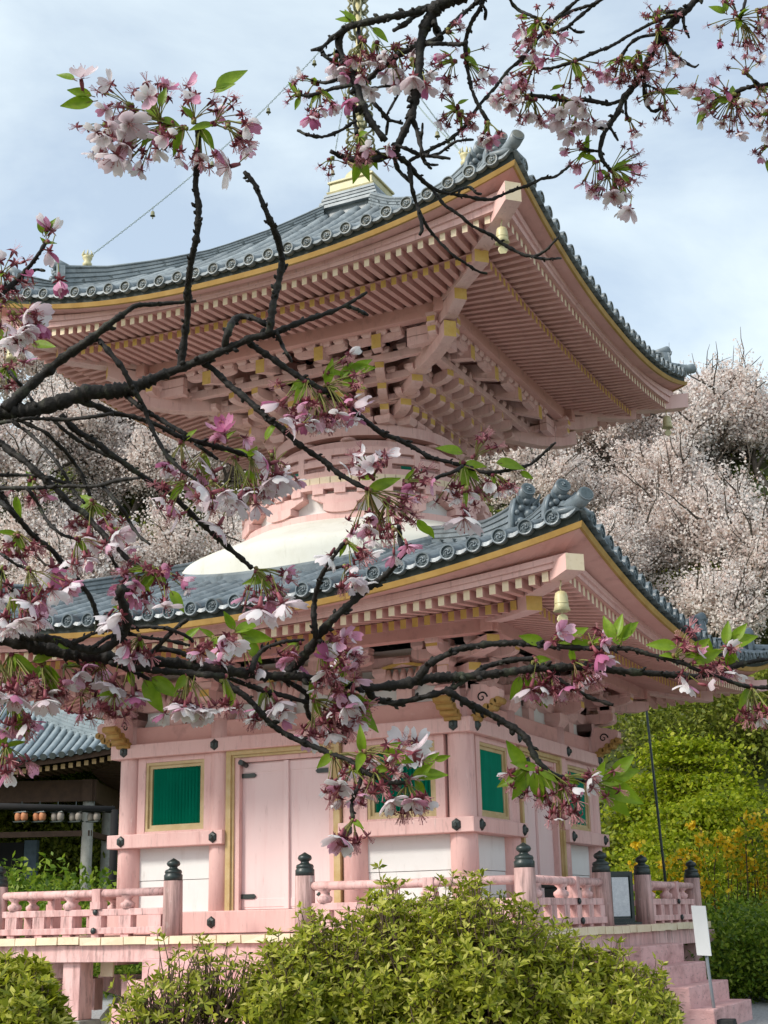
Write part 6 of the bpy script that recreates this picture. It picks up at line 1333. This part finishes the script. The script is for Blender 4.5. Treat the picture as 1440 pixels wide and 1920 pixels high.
for P in (
 [(1274, 26, 7), (1253, 31, 7), (1220, 44, 6), (1187, 62, 6), (1142, 89, 6), (1120, 96, 6), (1076, 116, 6), (1042, 127, 5), (1014, 129, 5)],
 [(1284, 20, 6), (1258, 22, 6), (1227, 22, 6), (1224, 36, 5)],
 [(1235, 64, 7), (1200, 69, 6), (1178, 84, 6), (1167, 104, 6)],
 [(1245, 66, 6), (1258, 98, 6), (1280, 113, 5), (1302, 128, 5), (1310, 121, 3)],
 [(1208, 130, 6), (1207, 169, 6), (1211, 196, 6), (1224, 211, 6), (1242, 202, 5)], [(1209, 158, 5), (1228, 166, 5), (1246, 173, 6)],
 [(1166, 188, 8), (1142, 196, 7), (1120, 191, 7), (1090, 186, 7), (1060, 190, 7), (1029, 182, 7), (991, 178, 7)],
 [(1280, 24, 6), (1282, 49, 5), (1292, 70, 4)],
 [(1173, 186, 5), (1173, 216, 5), (1180, 222, 4)], [(1142, 236, 5), (1153, 253, 5), (1159, 263, 4)],
 [(1138, 240, 5), (1120, 241, 5), (1105, 237, 4)], [(1126, 284, 6), (1102, 282, 6), (1096, 278, 5)]):
    B(P)
B([(1400, -60, 9), (1398, 0, 6), (1391, 29, 6), (1384, 40, 8)], 0, 2.46)
B([(1500, 160, 10), (1440, 158, 7), (1409, 162, 7), (1380, 171, 8), (1371, 186, 8)], -.03, 2.47)
B([(1425, 159, 5), (1408, 146, 6), (1400, 138, 6)])
C = Bt.cluster
for q in ((672, 255, 0, 1, 52, 55, 16, 0, .3, 2), (680, 75, .0, .9, 55, 45, 12, 0, .3, 0), (705, 80, .1, .7, 40, 60, 10, 2, .2, 0), (740, 88, .1, .3, 45, 90, 10, 5, .1, 0), (775, 115, .0, .8, 38, 60, 1, 4, .02, 0), (735, 120, .2, .9, 35, 50, 1, 4, .02, 0), (668, 115, .1, .8, 40, 70, 8, 2, .3, 0), (600, 172, .1, 1, 48, 55, 6, 4, .75, 1), (590, 155, -.8, .1, 35, 50, 4, 0, .5, 0), (560, 178, -.4, 0, 25, 70, 3, 0, .4, 1), (630, 108, -.1, .9, 30, 40, 0, 2, 0, 0), (620, 300, .1, .5, 30, 90, 4, 0, .4, 0), (700, 285, .4, .1, 35, 60, 4, 0, .4, 0), (685, 150, .1, .8, 30, 60, 1, 3, .02, 0),
          (850, 115, -.5, .3, 52, 90, 6, 2, .7, 1), (876, 118, .7, .3, 50, 45, 5, 1, .3, 0), (870, 105, .8, -.5, 60, 15, 1, 0, 0, 0), (855, 205, -.7, .1, 48, 80, 11, 0, .4, 1), (862, 215, .1, .5, 40, 80, 8, 0, .4, 0), (915, 230, .1, .95, 42, 50, 7, 1, .4, 0), (840, 60, .6, -.1, 30, 70, 4, 0, .4, 0),
          (1010, 40, -.2, .3, 55, 110, 13, 2, .5, 1), (1000, 60, -.3, .9, 50, 45, 5, 3, .5, 0), (1003, 122, -.3, .7, 52, 70, 12, 5, .4, 1), (988, 180, -.3, .2, 55, 100, 11, 7, .25, 0), (1000, 185, .1, .9, 50, 50, 8, 2, .3, 0), (960, 175, -.5, .3, 40, 70, 3, 5, .08, 0), (1030, 60, .5, -.2, 50, 60, 4, 0, .3, 0),
          (1075, 115, 0, .3, 65, 110, 14, 0, .4, 0), (1060, 188, .3, .8, 55, 60, 3, 8, .04, 1), (1050, 180, -.3, .8, 40, 50, 3, 2, .3, 1), (1085, 198, .1, 1, 55, 35, 1, 5, .02, 0),
          (1165, 110, -.1, .8, 50, 85, 18, 1, .5, 1), (1195, 100, .3, .5, 45, 90, 9, 0, .4, 1), (1190, 120, .1, .9, 42, 50, 8, 0, .4, 0), (1244, 172, .1, .2, 55, 120, 11, 1, .2, 1), (1246, 78, .2, .9, 50, 45, 5, 1, .05, 0), (1232, 36, -.1, -.5, 40, 90, 7, 0, .3, 1), (1235, 55, .2, .6, 45, 80, 7, 0, .3, 0), (1208, 135, .6, .2, 45, 70, 5, 0, .3, 0), (1178, 222, .4, .2, 30, 50, 4, 1, 0, 0), (1242, 203, .1, .8, 25, 50, 3, 0, .3, 0),
          (1385, 35, -.1, .3, 60, 110, 16, 2, .4, 2), (1400, 50, .4, .8, 60, 50, 6, 3, .08, 0), (1372, 186, -.4, .3, 65, 95, 18, 5, .3, 1), (1380, 180, .3, .8, 60, 60, 8, 3, .05, 0), (1400, 138, .3, -.2, 50, 100, 8, 0, .3, 0), (1350, 185, -.8, .2, 45, 50, 8, 3, .25, 1), (1420, 20, .6, .2, 50, 80, 7, 2, .6, 0), (1430, 165, .4, .6, 45, 80, 5, 2, .1, 0),
          (1148, 318, .5, .1, 58, 80, 18, 2, .5, 3), (1140, 328, -.2, .95, 55, 45, 5, 4, .05, 0), (1118, 300, -.6, .6, 50, 50, 3, 2, .8, 0), (1100, 283, -.8, 0, 45, 60, 6, 0, .4, 1), (1160, 345, .3, 1, 50, 25, 1, 1, 0, 0), (1440, 270, -.4, .6, 40, 90, 9, 2, .4, 1), (1440, 210, -.3, .6, 35, 80, 3, 4, .05, 0)):
    C(*q)
for q in ((668, 42, 140, 38), (660, 40, 165, 34), (655, 38, 110, 25), (698, 52, -40, 40), (556, 176, 120, 30), (562, 182, -110, 26), (690, 285, -60, 38), (672, 300, -100, 44), (665, 290, -60, 60), (700, 292, -20, 20), (880, 102, 95, 14), (990, 35, 160, 26), (984, 112, 150, 22), (1035, 168, 25, 26), (858, 195, 20, 22), (860, 222, -65, 18), (1360, 25, 150, 34), (1362, 22, 95, 30), (1325, 205, -130, 34), (1318, 188, 170, 22), (1165, 325, -50, 30), (1160, 330, -80, 34), (1150, 340, -70, 22), (1090, 275, 40, 24), (1100, 270, 80, 20), (1438, 300, -80, 28)):
    Bt.leaf(*q)
for q in ((583, 218, 265, 44, 1, .75), (650, 190, 300, 40, 1, .8), (775, 145, 270, 56, 1, .03), (745, 140, 260, 50, 1, .03), (625, 118, 265, 40, 2, 0), (835, 105, 200, 40, 3, .7), (958, 192, 60, 44, 1, .05), (1085, 190, 250, 48, 1, .03), (1100, 230, 240, 42, 1, .03), (1068, 250, 240, 42, 1, .15), (1050, 225, 250, 44, 2, .1), (1115, 228, 300, 42, 1, 0), (1150, 360, 265, 46, 1, .03), (1180, 392, 250, 44, 1, 0), (1300, 165, 240, 40, 2, 0), (1360, 170, 240, 40, 2, .1), (1385, 250, 280, 36, 2, 0), (1270, 112, 230, 34, 2, 0), (800, 160, 290, 44, 2, .1), (1350, 78, 260, 30, 3, .8), (1125, 320, 270, 30, 3, .9)):
    Bt.bloom(*q)
